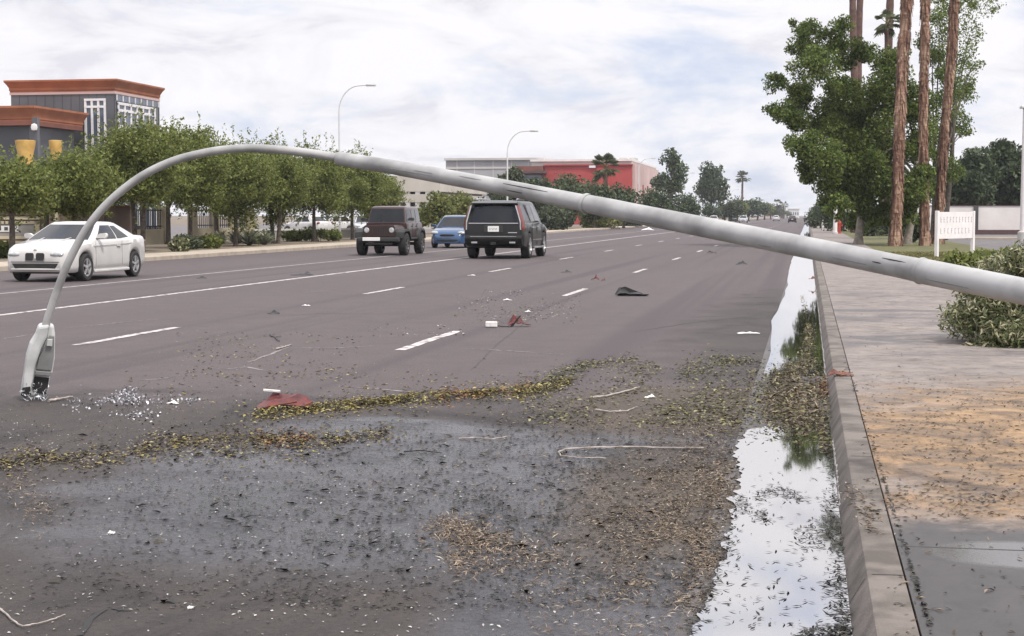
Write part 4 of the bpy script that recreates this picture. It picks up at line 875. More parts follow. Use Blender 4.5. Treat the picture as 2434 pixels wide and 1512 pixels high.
# posts and hydrant further along the verge
for px, y0, y1, w, l in ((1955, 476, 546, 0.09, 'thin pale post at the verge in front of the bushes, behind the red hydrant'), (1985, 469, 557, 0.16, 'thick white pole on the verge beside the red hydrant')):
    b = G(px, y1, 0.1); D = (b - Vector((0, 0, CH))).dot(FW); h = zat(y0, D)
    t = thing('white_pole', l, 'pole', b); MB().tube([(0, 0, 0), (0, 0, h)], [w, w * 0.85], 10).build('post', M['signwhite'], t, smooth=True); MB().lathe([(w * 1.3, 0), (w * 1.3, 0.15), (w, 0.2)], 10).build('base', M['lgrey'], t, smooth=True)
b = G(1994, 556, 0.1); t = thing('fire_hydrant', 'small red hydrant standing by the thick white pole', 'hydrant', b); M['hydrant'] = mat('hydrant_red', (0.42, 0.05, 0.035), 0.5)
MB().lathe([(0.2, 0), (0.2, 0.08), (0.15, 0.1), (0.15, 0.75), (0.19, 0.77), (0.19, 0.82), (0.14, 0.95), (0.05, 1.02), (0.04, 1.08)], 14).build('barrel', M['hydrant'], t, smooth=True)
for sg in (-1, 1): MB().tube([(sg * 0.12, 0, 0.62), (sg * 0.28, 0, 0.62)], 0.08, 10).build('outlet', M['hydrant'], t, smooth=True)
b = G(2008, 550, 0.1); t = thing('small_street_sign', 'small white sign on a slim post beyond the red hydrant', 'sign', b); D = b.y; h = zat(497, D)
MB().tube([(0, 0, 0), (0, 0, h)], 0.06, 8).build('post', M['signwhite'], t, smooth=True); MB().box((0.2, -0.08, h - 0.45), (0.55, 0.03, 0.8)).build('sign_panel', M['signwhite'], t, bevel=0.01)
# monument sign, brown wall, fence on the far side
Dm = 66.0; q0 = P(-30, 560, Dm); q1 = P(108, 560, Dm); w = q1.x - q0.x
ms = thing('monument_sign', 'stone monument sign with a cream frame and white lettered panel behind the white coupe', 'sign', (q0.x, q0.y, 0.1), math.atan2(q1.y - q0.y, q1.x - q0.x))
zt_ = zat(499, Dm) - 0.1
MB().span((0, -0.3, 0), (w + 0.1, 0.3, 0.35)).build('plinth', M['cream'], ms)
MB().span((0.1, -0.22, 0.34), (w, 0.22, zt_ - 0.22)).build('surround', M['brown'], ms)
MB().span((-0.05, -0.34, zt_ - 0.24), (w + 0.12, 0.34, zt_)).build('cap', M['brown'], ms, bevel=0.03)
MB().span((-0.02, -0.29, zt_ - 0.40), (w + 0.06, 0.29, zt_ - 0.26)).build('upper_moulding', M['cream'], ms)
fr = MB(); x0, x1, z0, z1 = 0.0, w - 0.12, 0.42, zt_ - 0.46
for a, b in (((x0, z0), (x1, z0 + 0.14)), ((x0, z1 - 0.12), (x1, z1)), ((x1 - 0.20, z0), (x1, z1))): fr.span((a[0], -0.27, a[1]), (b[0], -0.24, b[1]))
fr.build('frame', M['cream'], ms)
MB().span((x0, -0.236, z0 + 0.15), (x1 - 0.2, -0.225, z1 - 0.13)).build('panel', M['signgrey'], ms)
lw = P(48, 560, Dm); lx = (lw - q0).length
pn = MB().span((0.0, -0.262, z0 + 0.30), (lx, -0.24, z1 - 0.2)).build('name_panel', M['signwhite'], ms); mb = MB()
for k in range(4): mb.span((lx - 0.75 + 0.17 * k, -0.27, z0 + 0.62), (lx - 0.68 + 0.17 * k, -0.263, z0 + 0.84))
for k in range(3): mb.span((lx - 0.85 + 0.28 * k, -0.27, z0 + 0.36), (lx - 0.70 + 0.28 * k, -0.263, z0 + 0.5))
mb.build('lettering', M['seam'], pn)
q = P(150, 560, 72); bw = thing('brown_garden_wall', 'dark brown garden wall between the monument sign and the olive trunks', 'wall', (q.x, q.y, 0.1), R(2))
MB().span((-1.2, 0, 0), (3.2, 0.3, 1.75)).build('wall', M['brown'], bw); MB().span((-1.25, -0.05, 1.75), (3.25, 0.35, 1.85)).build('wall_top', M['redbrown'], bw)
q = P(136, 560, 70); t = thing('cream_gate_post', 'cream painted gate post at the end of the brown garden wall', 'post', (q.x, q.y, 0.1)); MB().span((-0.12, -0.12, 0), (0.12, 0.12, 1.75)).build('shaft', M['cream'], t, bevel=0.01); MB().span((-0.16, -0.16, 1.75), (0.16, 0.16, 1.83)).build('cap', M['cream'], t, bevel=0.01)
for (pa, pb, D, l) in ((282, 384, 74, 'black barred fence on a low cream wall behind the white coupe'), (462, 588, 84, 'black barred fence with pale posts behind the spiky plants')):
    a, b = P(pa, 540, D), P(pb, 540, D + 4); w = math.hypot(b.x - a.x, b.y - a.y)
    fe = thing('barred_fence', l, 'fence', (a.x, a.y, 0.1), math.atan2(b.y - a.y, b.x - a.x)); zt_ = zat(496, D) - 0.1
    MB().span((0, -0.12, 0), (w, 0.12, 0.72)).build('low_wall', M['cream'], fe)
    for x in ((-0.35, w + 0.0) if pa < 300 else (-0.35, w * 0.33, w * 0.66, w)): MB().span((x, -0.2, 0), (x + 0.38, 0.2, zt_ + 0.1)).build('pillar', M['cream'], fe, bevel=0.02)
    mb = MB(); n = int(w / 0.16)
    for k in range(n): mb.span((0.06 + w * k / n, -0.02, 0.73), (0.10 + w * k / n, 0.02, zt_))
    for z in (0.85, zt_ - 0.1): mb.span((0.03, -0.024, z), (w, 0.024, z + 0.05))
    mb.build('bars', M['iron'], fe)
a, b = P(590, 560, 92), P(905, 560, 100); w = math.hypot(b.x - a.x, b.y - a.y)
t = thing('low_parking_wall', 'low pale wall edging the parking lot behind the tree trunks', 'wall', (a.x, a.y, 0.05), math.atan2(b.y - a.y, b.x - a.x))
MB().span((0, -0.1, 0), (w, 0.1, 0.55)).build('wall', M['signgrey'], t); MB().span((-0.03, -0.14, 0.55), (w + 0.03, 0.14, 0.66)).build('wall_top', M['lgrey'], t)
# ------------------------------------------------------------------ trees and plants
M['bark'] = mat('grey_brown_bark', (0.12, 0.095, 0.075), 0.95, (0.05, 0.042, 0.036), 9, bump=0.6, bscale=20)
M['palebark'] = mat('pale_bark', (0.33, 0.29, 0.25), 0.9, (0.18, 0.155, 0.13), 5, bump=0.4)
def palmbark(name):
    m = bpy.data.materials.new(name); m.use_nodes = True; t = m.node_tree; b = t.nodes['Principled BSDF']
    co = nn(t, 'ShaderNodeTexCoord')
    a = tnoise(t, co.outputs['Object'], 3.2, 7, 0.7, 0.8, (1, 1, 0.11)); r = tnoise(t, co.outputs['Object'], 3.0, 6, 0.6, 0.2, (0.5, 0.5, 2.2)); c = tnoise(t, co.outputs['Object'], 2.0, 4, 0.6, 0.3, (1, 1, 0.2))
    col = ramp(t, a, [(0.36, (0.040, 0.023, 0.018)), (0.45, (0.14, 0.073, 0.05)), (0.53, (0.25, 0.142, 0.098)), (0.63, (0.44, 0.31, 0.22))])
    col = mixc(t, wmath('MULTIPLY', smooth(t, c, 0.54, 0.64), 0.7, t), col, (0.36, 0.25, 0.175)); col = mixc(t, 0.35, col, mixc(t, r, (0.12, 0.12, 0.12), (0.85, 0.85, 0.85)), 'OVERLAY')
    t.links.new(col, b.inputs['Base Color']); b.inputs['Roughness'].default_value = 0.95
    bp = nn(t, 'ShaderNodeBump'); bp.inputs['Strength'].default_value = 0.9; bp.inputs['Distance'].default_value = 0.08
    t.links.new(wmath('ADD', a, r, t), bp.inputs['Height']); t.links.new(bp.outputs[0], b.inputs['Normal']); return m
M['palmbark'] = palmbark('shaggy_palm_bark')
M['olive'] = leafmat('olive_tree_leaves', [(0.0, (0.060, 0.078, 0.022)), (0.35, (0.135, 0.168, 0.040)), (0.7, (0.205, 0.235, 0.060)), (1.0, (0.29, 0.30, 0.11))], trans=0.42)
M['lime'] = leafmat('yellow_green_leaves', [(0.0, (0.07, 0.085, 0.02)), (0.5, (0.15, 0.165, 0.04)), (1.0, (0.22, 0.23, 0.08))])
M['deep'] = leafmat('deep_green_leaves', [(0.0, (0.040, 0.062, 0.016)), (0.4, (0.108, 0.152, 0.034)), (0.75, (0.178, 0.23, 0.054)), (1.0, (0.24, 0.29, 0.09))], trans=0.45)
M['dark'] = leafmat('dark_green_leaves', [(0.0, (0.028, 0.042, 0.022)), (0.5, (0.062, 0.088, 0.040)), (1.0, (0.11, 0.14, 0.065))], trans=0.2)
M['dusty'] = leafmat('dusty_green_leaves', [(0.0, (0.03, 0.042, 0.026)), (0.5, (0.065, 0.082, 0.045)), (1.0, (0.12, 0.14, 0.075))], trans=0.2)
M['shrub'] = leafmat('grey_green_shrub_leaves', [(0.0, (0.026, 0.038, 0.016)), (0.3, (0.085, 0.105, 0.042)), (0.58, (0.19, 0.205, 0.095)), (0.8, (0.38, 0.36, 0.22)), (1.0, (0.52, 0.48, 0.35))], trans=0.2)
M['spiky'] = leafmat('pale_spiky_leaves', [(0.0, (0.09, 0.10, 0.07)), (0.5, (0.22, 0.23, 0.16)), (1.0, (0.40, 0.40, 0.29))], trans=0.15)
M['drygrass'] = leafmat('dry_grass_blades', [(0.0, (0.07, 0.07, 0.02)), (0.5, (0.15, 0.14, 0.05)), (1.0, (0.26, 0.23, 0.10))], trans=0.2)
def clump_pts(r, C, rad, n):
    d = r.normal(size=(n, 3)); d /= np.linalg.norm(d, axis=1)[:, None]; q = r.random(n) ** 0.45
    return np.asarray(C) + d * (q * rad)[:, None] * np.array([1, 1, 0.85])
def crown_clumps(r, H, cb, rad, n, cr):
    out = []; zc = (H + cb) / 2; hz = (H - cb) / 2
    while len(out) < n:
        d = r.normal(size=3); d /= np.linalg.norm(d); q = 0.35 + 0.65 * r.random() ** 0.6
        th = math.atan2(d[1], d[0]); lob = 0.84 + 0.2 * math.sin(2 * th + n) + 0.14 * math.sin(3 * th + 2.1 * n + H)
        p = np.array([d[0] * rad * q * lob, d[1] * rad * q * lob, zc + d[2] * hz * q * (0.9 + 0.12 * math.sin(3 * th + H * 7))])
        out.append((p, cr * (0.65 + 0.7 * r.random())))
    return out
def make_tree(name, label, cat, loc, H, rad, cb, seed, leaf, m, nclump=34, nleaf=150, trunk=0.13, group=None, cr=None, bark='bark', spikes=0, asp=0.5, multi=1, sprigs=0):
    r = np.random.default_rng(seed); t = thing(name, label, cat, loc, 0, group); cr = cr or rad * 0.36
    cl = crown_clumps(r, H - cr * 0.5, cb + cr * 0.4, rad - cr * 0.5, nclump, cr)
    pts = [clump_pts(r, c, q, int(nleaf * (q / cr) ** 2)) for c, q in cl]
    for k in range(sprigs):      # loose sprays reaching out of the crown
        c, q = cl[r.integers(len(cl))]; o_ = c - np.array([0, 0, (H + cb) / 2]); o_ = o_ / (np.linalg.norm(o_) + 1e-6) + r.normal(size=3) * 0.45 + np.array([0, 0, 0.25]); o_ /= np.linalg.norm(o_)
        n = 26; z = r.random(n)[:, None]; pts.append(c + o_ * (q * 0.7 + z * q * 1.15) + r.normal(size=(n, 3)) * leaf * (0.9 - 0.6 * z))
    for k in range(spikes):      # thin shoots standing out of the crown top
        a = r.random() * 6.28; q = rad * 0.8 * r.random() ** 0.5; h0 = H - cr * 0.6; hh = r.uniform(0.3, 1.0) * H * 0.09
        n = 14; z = np.linspace(0, 1, n); pts.append(np.stack([np.full(n, math.cos(a) * q) + r.normal(size=n) * leaf * 0.35, np.full(n, math.sin(a) * q) + r.normal(size=n) * leaf * 0.35, h0 + z * (cr * 0.6 + hh)], 1))
    leaves('crown', np.concatenate(pts), leaf, M[m], t, seed=seed, asp=asp)
    mb = MB()
    for k in range(multi):
        a0 = 6.28 * k / multi + seed; bx = 0 if multi == 1 else 0.25; top = Vector((0.25 * rad * math.cos(a0) * (multi > 1), 0.25 * rad * math.sin(a0) * (multi > 1), cb + (H - cb) * 0.35))
        b = Vector((bx * math.cos(a0), bx * math.sin(a0), -0.05)); mid = b.lerp(top, 0.5) + Vector((r.normal() * 0.1, r.normal() * 0.1, 0)) * trunk * 4
        mb.tube([b, b.lerp(mid, 0.15), mid, top], [trunk * 1.5, trunk * 1.05, trunk * 0.9, trunk * 0.6], 9)
        for c, q in cl[k::max(multi, 1)][:9]:
            s = mid.lerp(top, r.uniform(0.2, 1)); e = Vector(c); mb.tube([s, s.lerp(e, 0.5) + Vector((0, 0, 0.12 * rad * r.random())), e], [trunk * 0.45, trunk * 0.3, trunk * 0.12], 6)
    mb.build('trunk', M[bark], t, smooth=True)
    return t
def place(px, D, z=0.13): q = P(px, 560, D); return Vector((q.x, q.y, z))
TR = 'olive trees along the far verge'
row = [(28, 388, 50.5, 130, 'olive tree at the edge of the picture above the monument sign', 1), (178, 362, 55, 150, 'olive tree above the bonnet of the white coupe', 2), (330, 272, 60, 190, 'tallest olive tree, in front of the dark panelled office tower', 3), (452, 292, 66, 170, 'olive tree just beside the office tower under the lamp arm', 4), (560, 322, 70.5, 160, 'olive tree with bare shoots sticking out of its crown top', 5), (655, 335, 77, 150, 'olive tree behind the spiky plants', 6), (748, 332, 83, 150, 'olive tree just before the tall standing street lamp', 7), (838, 352, 90, 140, 'olive tree directly behind the tall standing street lamp', 8), (895, 395, 97, 100, 'last and smallest olive tree, above the maroon off-roader', 9)]
for px, top, D, wpx, l, sd in row:
    H = zat(top, D) - 0.13; make_tree('olive_tree', l, 'tree', place(px, D), H, wpx * 0.79 / FPX * D, (1.55 if px in (28, 330, 452) else 1.3 if px == 178 else 0.75 if D < 72 else 0.95), 100 + sd, 0.115, 'olive', nclump=92, nleaf=300, trunk=0.10, group=TR, cr=0.58, spikes=(6 if sd in (5, 7) else 1), sprigs=90, multi=(2 if sd % 3 == 0 else 1))
for px, top, D, wpx, l, sd in ((112, 398, 63, 150, 'olive tree in the second row, before the yellow columns', 11), (255, 352, 70, 170, 'olive tree in the second row, below the white framed window', 12), (400, 330, 76, 190, 'olive tree in the second row behind the tallest one', 13), (515, 335, 82, 180, 'olive tree in the second row behind the barred fence', 14), (-60, 372, 56, 150, 'olive tree half outside the picture behind the monument sign', 15)):
    H = zat(top, D) - 0.13; make_tree('olive_tree', l, 'tree', place(px, D), H, wpx * 0.76 / FPX * D, 1.55, 100 + sd, 0.13, 'olive', nclump=80, nleaf=240, trunk=0.12, group='olive trees in the second row', cr=0.66, sprigs=60)
for px, top, D, wpx, m, l, sd in ((1040, 462, 118, 90, 'lime', 'yellow green bushy tree above the blue hatchback', 21), (1095, 452, 128, 100, 'lime', 'bushy green tree between the blue hatchback and the black SUV', 22), (990, 500, 122, 70, 'olive', 'low tree behind the roof of the maroon off-roader', 23)):
    H = zat(top, D); make_tree('bushy_tree', l, 'tree', place(px, D), H, wpx * 0.6 / FPX * D, 0.3, 100 + sd, 0.24, m, nclump=34, nleaf=130, trunk=0.1)
for px, top, D, wpx, m, l, sd, cbf in ((1215, 392, 155, 80, 'dusty', 'dusty green tree before the joint of the grey and red building', 31, .2), (1276, 408, 160, 100, 'dark', 'dark rounded tree below the store entrance', 32, .1), (1345, 404, 165, 130, 'dark', 'dark rounded tree before the red wall', 33, .05), (1412, 422, 172, 110, 'dark', 'low dark tree under the fan palm before the red wall', 34, .05), (1482, 434, 180, 90, 'dark', 'low dark tree at the corner of the red wall', 35, .05), (1560, 448, 200, 90, 'dark', 'dark bushy tree in front of the pale pink side wall', 36, .05), (1180, 440, 150, 90, 'dark', 'dark bush tree partly hidden by the leaning pole over the SUV', 37, .05), (1625, 458, 225, 90, 'dark', 'dark bushy tree at the foot of the tall feathery tree', 38, .05), (1735, 470, 300, 80, 'dusty', 'rounded distant tree at the foot of the tall distant palm', 39, .1), (1320, 500, 150, 110, 'dusty', 'low hedge like tree seen beneath the pole beside the black SUV', 40, .02), (1420, 508, 175, 120, 'lime', 'yellowish low tree seen beneath the pole before the store', 41, .02), (1500, 512, 205, 90, 'dusty', 'low tree seen beneath the pole where the far kerb ends', 42, .02)):
    H = zat(top, D); make_tree('roadside_tree', l, 'tree', place(px, D), H, wpx * 0.58 / FPX * D, H * cbf + 0.2, 100 + sd, 0.36, m, nclump=30, nleaf=110, trunk=0.16, group='trees in front of the red store')
t1 = make_tree('feathery_tree', 'tall dark feathery tree with sky showing through beside the red store', 'tree', place(1595, 262, 0.1), zat(347, 262), 46 / FPX * 262, 3.2, 151, 0.62, 'dark', nclump=26, nleaf=90, trunk=0.3, cr=1.15)
t2 = make_tree('feathery_tree', 'second tall dark feathery tree, rounder, further along the road', 'tree', place(1691, 330, 0.1), zat(374, 330), 46 / FPX * 330, 2.6, 152, 0.7, 'dark', nclump=34, nleaf=100, trunk=0.35, cr=1.6)
# long lines of far trees: copies
protos = [make_tree('distant_tree', 'x', 'tree', (0, -900, 0), 7.0, 3.2, 1.0, 160 + k, 0.5, ('dark', 'dusty', 'olive')[k], nclump=24, nleaf=80, trunk=0.2) for k in range(3)]
lst = [(1690, 482, 310), (1722, 484, 345), (1752, 476, 380), (1778, 470, 420), (1800, 478, 470), (1817, 482, 520), (1832, 488, 580), (1846, 492, 660), (1858, 497, 760), (1870, 500, 880), (1880, 503, 1040)]
adj = ['first and nearest of the trees lining the road beyond the feathery ones', 'second distant tree past the feathery pair, greyish green', 'third distant tree past the feathery pair, below the tall palm', 'fourth distant tree, just beyond the tall distant palm', 'fifth distant tree along the vanishing line of trees', 'sixth distant tree along the vanishing line of trees', 'seventh distant tree along the vanishing line of trees', 'eighth distant tree along the vanishing line of trees', 'ninth distant tree along the vanishing line of trees', 'tenth distant tree, almost at the end of the road', 'last tiny tree of the line where the road vanishes']
used = set()
for i, (px, top, D) in enumerate(lst):
    s = zat(top, D) / 7.0; k = i % 3; q = place(px, D, 0.05)
    if k in used: dup(protos[k], q, i * 1.3, adj[i], (s * 1.7, s * 1.7, s), 'distant trees lining the road')
    else:
        used.add(k); o = protos[k]; o.location = q; o.scale = (s * 1.5, s * 1.5, s); o['label'] = adj[i]; o['group'] = 'distant trees lining the road'
lst = [(1938, 462, 128), (1925, 470, 165), (1914, 474, 205), (1906, 482, 260), (1902, 488, 340), (1900, 494, 450), (1903, 499, 620), (1907, 503, 850)]
adj = ['dark tree overhanging the pavement just beyond the big broadleaf tree', 'second dark tree on the pavement side beyond the big one', 'third dark tree on the pavement side, smaller with distance', 'fourth tree on the pavement side', 'fifth tree on the pavement side', 'sixth tree on the pavement side, very small', 'seventh tree on the pavement side, tiny', 'eighth and tiniest tree on the pavement side']
for i, (px, top, D) in enumerate(lst):
    s = zat(top, D) / 7.0; q = P(px, 540, D); dup(protos[0 if i < 4 else i % 3], (max(q.x, 2.2 if i < 3 else 2.0), q.y, 0.1), i * 1.7, adj[i], (s * 1.15, s * 1.15, s), 'trees along the pavement side')
def fan_palm(name, label, loc, top, r, rt, crown, group=None, lean=(0, 0), m='palmbark', seed=0, nf=26, seg=14):
    t = thing(name, label, 'palm tree', loc, 0, group); rr = np.random.default_rng(seed); H = top
    pts, rad = [], []
    for k in range(seg * 3 + 1):
        f = k / (seg * 3); pts.append((lean[0] * f + 0.04 * math.sin(f * 9 + seed) , lean[1] * f, H * f)); rad.append((r + (rt - r) * f) * (1 + rr.normal() * 0.05) + (r * 0.35 * math.exp(-f * 30)))
    tk = MB().tube(pts, rad, 16)
    if m == 'palmbark':              # old leaf bases sticking out of the bark
        for k in range(int(H * 60)):
            f = rr.random(); i0 = min(int(f * seg * 3), seg * 3 - 1); c0 = Vector(pts[i0]).lerp(Vector(pts[i0 + 1]), f * seg * 3 - i0); rd = rad[i0]; a = rr.random() * 6.28
            dv = Vector((math.cos(a), math.sin(a), 0)); sv = Vector((-math.sin(a), math.cos(a), 0)) * rr.uniform(0.03, 0.07); ln_ = rr.uniform(0.15, 0.6); oo = rr.uniform(0.02, 0.075)
            b0 = c0 + dv * rd * 0.97; b1 = c0 + dv * (rd + oo) - Vector((0, 0, ln_)) + sv * rr.normal() * 0.5
            tk.add([b0 - sv, b0 + sv, b1 + sv * 0.6, b1 - sv * 0.6, b0 - sv + dv * 0.02 - Vector((0, 0, ln_ * 0.5))], [(0, 1, 2, 3), (0, 3, 4)])
    tk.build('trunk', M[m], t, smooth=True)
    c = Vector((lean[0], lean[1], H)); mb = MB(); st = MB()
    for k in range(nf):
        a = rr.random() * 6.28; el = rr.uniform(-0.9, 1.25); d = Vector((math.cos(a) * math.cos(el), math.sin(a) * math.cos(el), math.sin(el)))
        L = crown * rr.uniform(0.4, 0.55); e = c + d * L; st.tube([c, e], [0.03, 0.02], 4, False)
        sd = d.cross(Vector((0, 0, 1))).normalized(); upv = sd.cross(d)
        for j in range(11):
            b = (j - 5) / 5 * 1.25; dd = (d * math.cos(b) + sd * math.sin(b)).normalized(); ll = crown * 0.5 * (1 - 0.25 * abs(j - 5) / 5); w = crown * 0.045
            sv = dd.cross(upv).normalized() * w; mid = e + dd * ll * 0.55; tip = e + dd * ll - Vector((0, 0, ll * 0.28))
            mb.add([e - sv * 0.3, mid - sv, tip, mid + sv, e + sv * 0.3], [(0, 1, 2, 3, 4)])
    mb.build('crown', M['palmgreen'], t); st.build('leaf_stalk', M['drygrass'], t); return t
M['palmgreen'] = leafmat('palm_fronds', [(0.0, (0.06, 0.08, 0.035)), (0.5, (0.11, 0.135, 0.06)), (1.0, (0.20, 0.20, 0.11))], trans=0.45)
M['thinbark'] = mat('thin_palm_bark', (0.15, 0.085, 0.07), 0.95, (0.085, 0.05, 0.042), 3, bump=0.5)
def palm_at(base_px, top_px, D, H, **kw):
    b = place(base_px, D, 0.1); u = P(top_px, 0, D); f = H / (u.z - 0.1); return b, ((u.x - b.x) * f, (u.y - b.y) * 0.0)
TP = 'tall palms with shaggy red brown trunks'
for bpx, tpx, D, H, r, rt, l, sd in ((2126, 2152, 72.5, 17, 0.23, 0.27, 'thickest shaggy palm trunk, nearest to the road', 1), (2197, 2195, 73.5, 18, 0.20, 0.19, 'upright shaggy palm trunk in the middle of the three, reddest bark', 2), (2229, 2264, 78, 18.5, 0.21, 0.20, 'leaning shaggy palm trunk rising behind the white notice board', 3)):
    b, ln = palm_at(bpx, tpx, D, H); fan_palm('shaggy_palm', l, b, H, r, rt, 2.3, TP, ln, seed=sd)
TP = 'thin palms beyond the big broadleaf tree'
for bpx, tpx, D, H, l, sd in ((2034, 2027, 128, 24, 'thin palm trunk of a close pair, above the broadleaf tree', 4), (2031, 2044, 134, 26, 'thin palm trunk slanting outward of the close pair above the broadleaf tree', 5), (2105, 2113, 120, 21, 'single thin palm trunk beside the thickest shaggy palm', 6)):
    b, ln = palm_at(bpx, tpx, D, H); fan_palm('thin_palm', l, b, H, 0.30, 0.27, 2.4, TP, ln, 'thinbark', sd)
q = place(2092, 118, 0.1); fan_palm('short_palm', 'shorter palm whose fronds show above the broadleaf tree beside a thin trunk', q, zat(64, 118), 0.2, 0.16, 1.35, None, (0.3, 0), 'thinbark', 8)
q = place(1441, 190, 0.1); fan_palm('store_palm', 'fan palm with drooping fronds standing before the red wall', q, zat(402, 190), 0.28, 0.22, 2.3, None, (-0.1, 0), 'palmbark', 9, 34)
q = place(1762, 520, 0.1); fan_palm('tall_distant_palm', 'tall distant palm standing above the line of trees', q, zat(424, 520), 0.4, 0.3, 3.0, None, (0.3, 0), 'thinbark', 10, 30)
for px, top, D, l in ((1862, 490, 640, 'tiny distant palm silhouette near the end of the road'), (1846, 486, 600, 'tiny distant palm beside another one near the end of the road')):
    q = place(px, D, 0.1); fan_palm('distant_palm', l, q, zat(top, D), 0.35, 0.25, 2.6, 'tiny palms near the end of the road', (0, 0), 'thinbark', px, 20)
# ---- the big broadleaf tree and the loose tree behind the palms: lobes set one by one
def lobed(name, label, base, lobes, D, dj, m, leaf, dens, seed, trunk, bark, stems):
    r = np.random.default_rng(seed); t = thing(name, label, 'tree', base); pts = []; mb = MB(); cs = []
    for px, py, rp, f in lobes:
        q = P(px, py, D + r.uniform(-dj, dj)); q = q - Vector(base); rad = rp / FPX * D; cs.append((q, rad))
        for k in range(6):     # each lobe is itself a handful of tufts
            d = r.normal(size=3); d /= np.linalg.norm(d); c = np.array(q) + d * rad * 0.6
            pts.append(clump_pts(r, c, rad * r.uniform(0.40, 0.75), int(dens * f * rad * rad)))
    leaves('crown', np.concatenate(pts), leaf, M[m], t, seed=seed, asp=0.55)
    for bx, by, hx, hz in stems:
        a = Vector((bx, by, -0.05)); e = Vector((hx, by, hz)); mb.tube([a, a.lerp(e, 0.1), a.lerp(e, 0.6) + Vector((0.1, 0, 0)), e], [trunk * 1.4, trunk, trunk * 0.8, trunk * 0.5], 10)
        near = sorted(cs, key=lambda c: (c[0] - e).length)[:14]
        for q, rad in near[::1]:
            s = a.lerp(e, r.uniform(0.65, 1)); mb.tube([s, s.lerp(q, 0.5) + Vector((0, 0, 0.25)), q], [trunk * 0.4, trunk * 0.25, trunk * 0.08], 6)
    mb.build('trunk', M[bark], t, smooth=True); return t
b = G(2040, 582, 0.1); D = (b - Vector((0, 0, CH))).dot(FW)
L1 = [(1935, 88, 46, .8), (1985, 85, 48, .9), (1900, 125, 38, .6), (1915, 165, 40, .5), (1845, 200, 30, .9), (1838, 265, 26, .7), (1893, 225, 50, 1), (1960, 165, 52, .6), (2035, 140, 52, 1), (2085, 185, 60, 1), (1870, 285, 46, 1), (1945, 285, 66, 1), (2025, 250, 72, 1), (2095, 270, 70, 1), (1905, 340, 48, 1), (1955, 375, 58, 1), (2035, 355, 75, 1), (2105, 370, 70, 1), (1945, 425, 44, 1), (2015, 440, 58, 1), (2085, 455, 58, 1), (1920, 395, 32, .8), (2135, 150, 45, .9), (2150, 240, 60, 1), (2165, 330, 60, 1), (2165, 420, 58, 1), (2140, 480, 44, 1), (2050, 490, 40, .8), (1975, 468, 34, .8), (1935, 140, 40, .7), (2000, 210, 62, .8), (1985, 315, 70, .8), (2060, 420, 70, .8), (2100, 520, 42, .8), (2040, 525, 32, .7), (1990, 495, 34, .8), (2150, 505, 44, .8), (2075, 330, 70, .7), (2120, 430, 60, .8), (1905, 90, 26, .6), (1890, 60, 18, .5), (2010, 60, 26, .6)]
lobed('broadleaf_tree', 'big dense broadleaf tree overhanging the pavement beside the palm trunks', b, L1, D, 3.0, 'deep', 0.135, 500, 31, 0.2, 'palebark', [(0, 0, 0.2, 4.2), (1.7, 1.5, 1.2, 4.0), (2.4, 2.5, 3.0, 4.4)])
b2 = place(2245, 92, 0.1)
L2 = [(2215, 110, 42, .7), (2235, 60, 46, .5), (2280, 40, 44, .38), (2330, 25, 40, .28), (2355, 10, 30, .25), (2305, 80, 40, .3), (2275, 130, 42, .5), (2310, 160, 34, .35), (2290, 205, 44, .7), (2250, 200, 50, .9), (2225, 270, 50, 1), (2270, 285, 38, .8), (2290, 315, 24, .8), (2215, 350, 52, 1), (2250, 400, 44, 1), (2205, 440, 46, 1), (2250, 10, 40, .5), (2300, -30, 45, .4), (2230, -40, 50, .5), (2230, 160, 45, .8)]
lobed('loose_tree', 'loose crowned tree with airy branches behind the shaggy palms', b2, L2, 92, 2.5, 'deep', 0.14, 240, 32, 0.16, 'bark', [(0, 0, 0.4, 8.0), (-0.6, 0.8, -0.6, 5.0)])
RT_ = 'dark trees behind the white block wall'
for px, top, D, wpx, l, sd in ((2310, 355, 128, 110, 'dark tree behind the white wall, next to the leaning palm', 61), (2370, 318, 132, 120, 'highest dark tree behind the white block wall', 62), (2440, 345, 130, 120, 'dark tree behind the white wall at the picture edge by the white post', 63), (2265, 400, 136, 90, 'dark tree mostly hidden by the shaggy palms', 64)):
    make_tree('dark_tree', l, 'tree', place(px, D, 0.06), zat(top, D), wpx * 0.62 / FPX * D, 1.0, 100 + sd, 0.36, 'dark', nclump=44, nleaf=170, trunk=0.22, group=RT_)
for px, top, D, wpx, l, sd in ((2085, 500, 108, 120, 'brownish green bush in the shade beneath the big broadleaf tree', 71), (2000, 492, 140, 110, 'bush mass behind the white poles on the verge', 72), (2170, 512, 82, 60, 'dark rounded bush between the shaggy palm trunks', 73), (2125, 512, 112, 70, 'bush behind the thickest shaggy palm trunk', 74), (1950, 500, 170, 80, 'bush behind the thin pale post on the verge', 75)):
    make_tree('verge_bush', l, 'bush', place(px, D, 0.08), zat(top, D), wpx * 0.6 / FPX * D, 0.05, 100 + sd, 0.26, 'dark' if sd == 73 else 'dusty', nclump=24, nleaf=110, trunk=0.06, bark='bark')
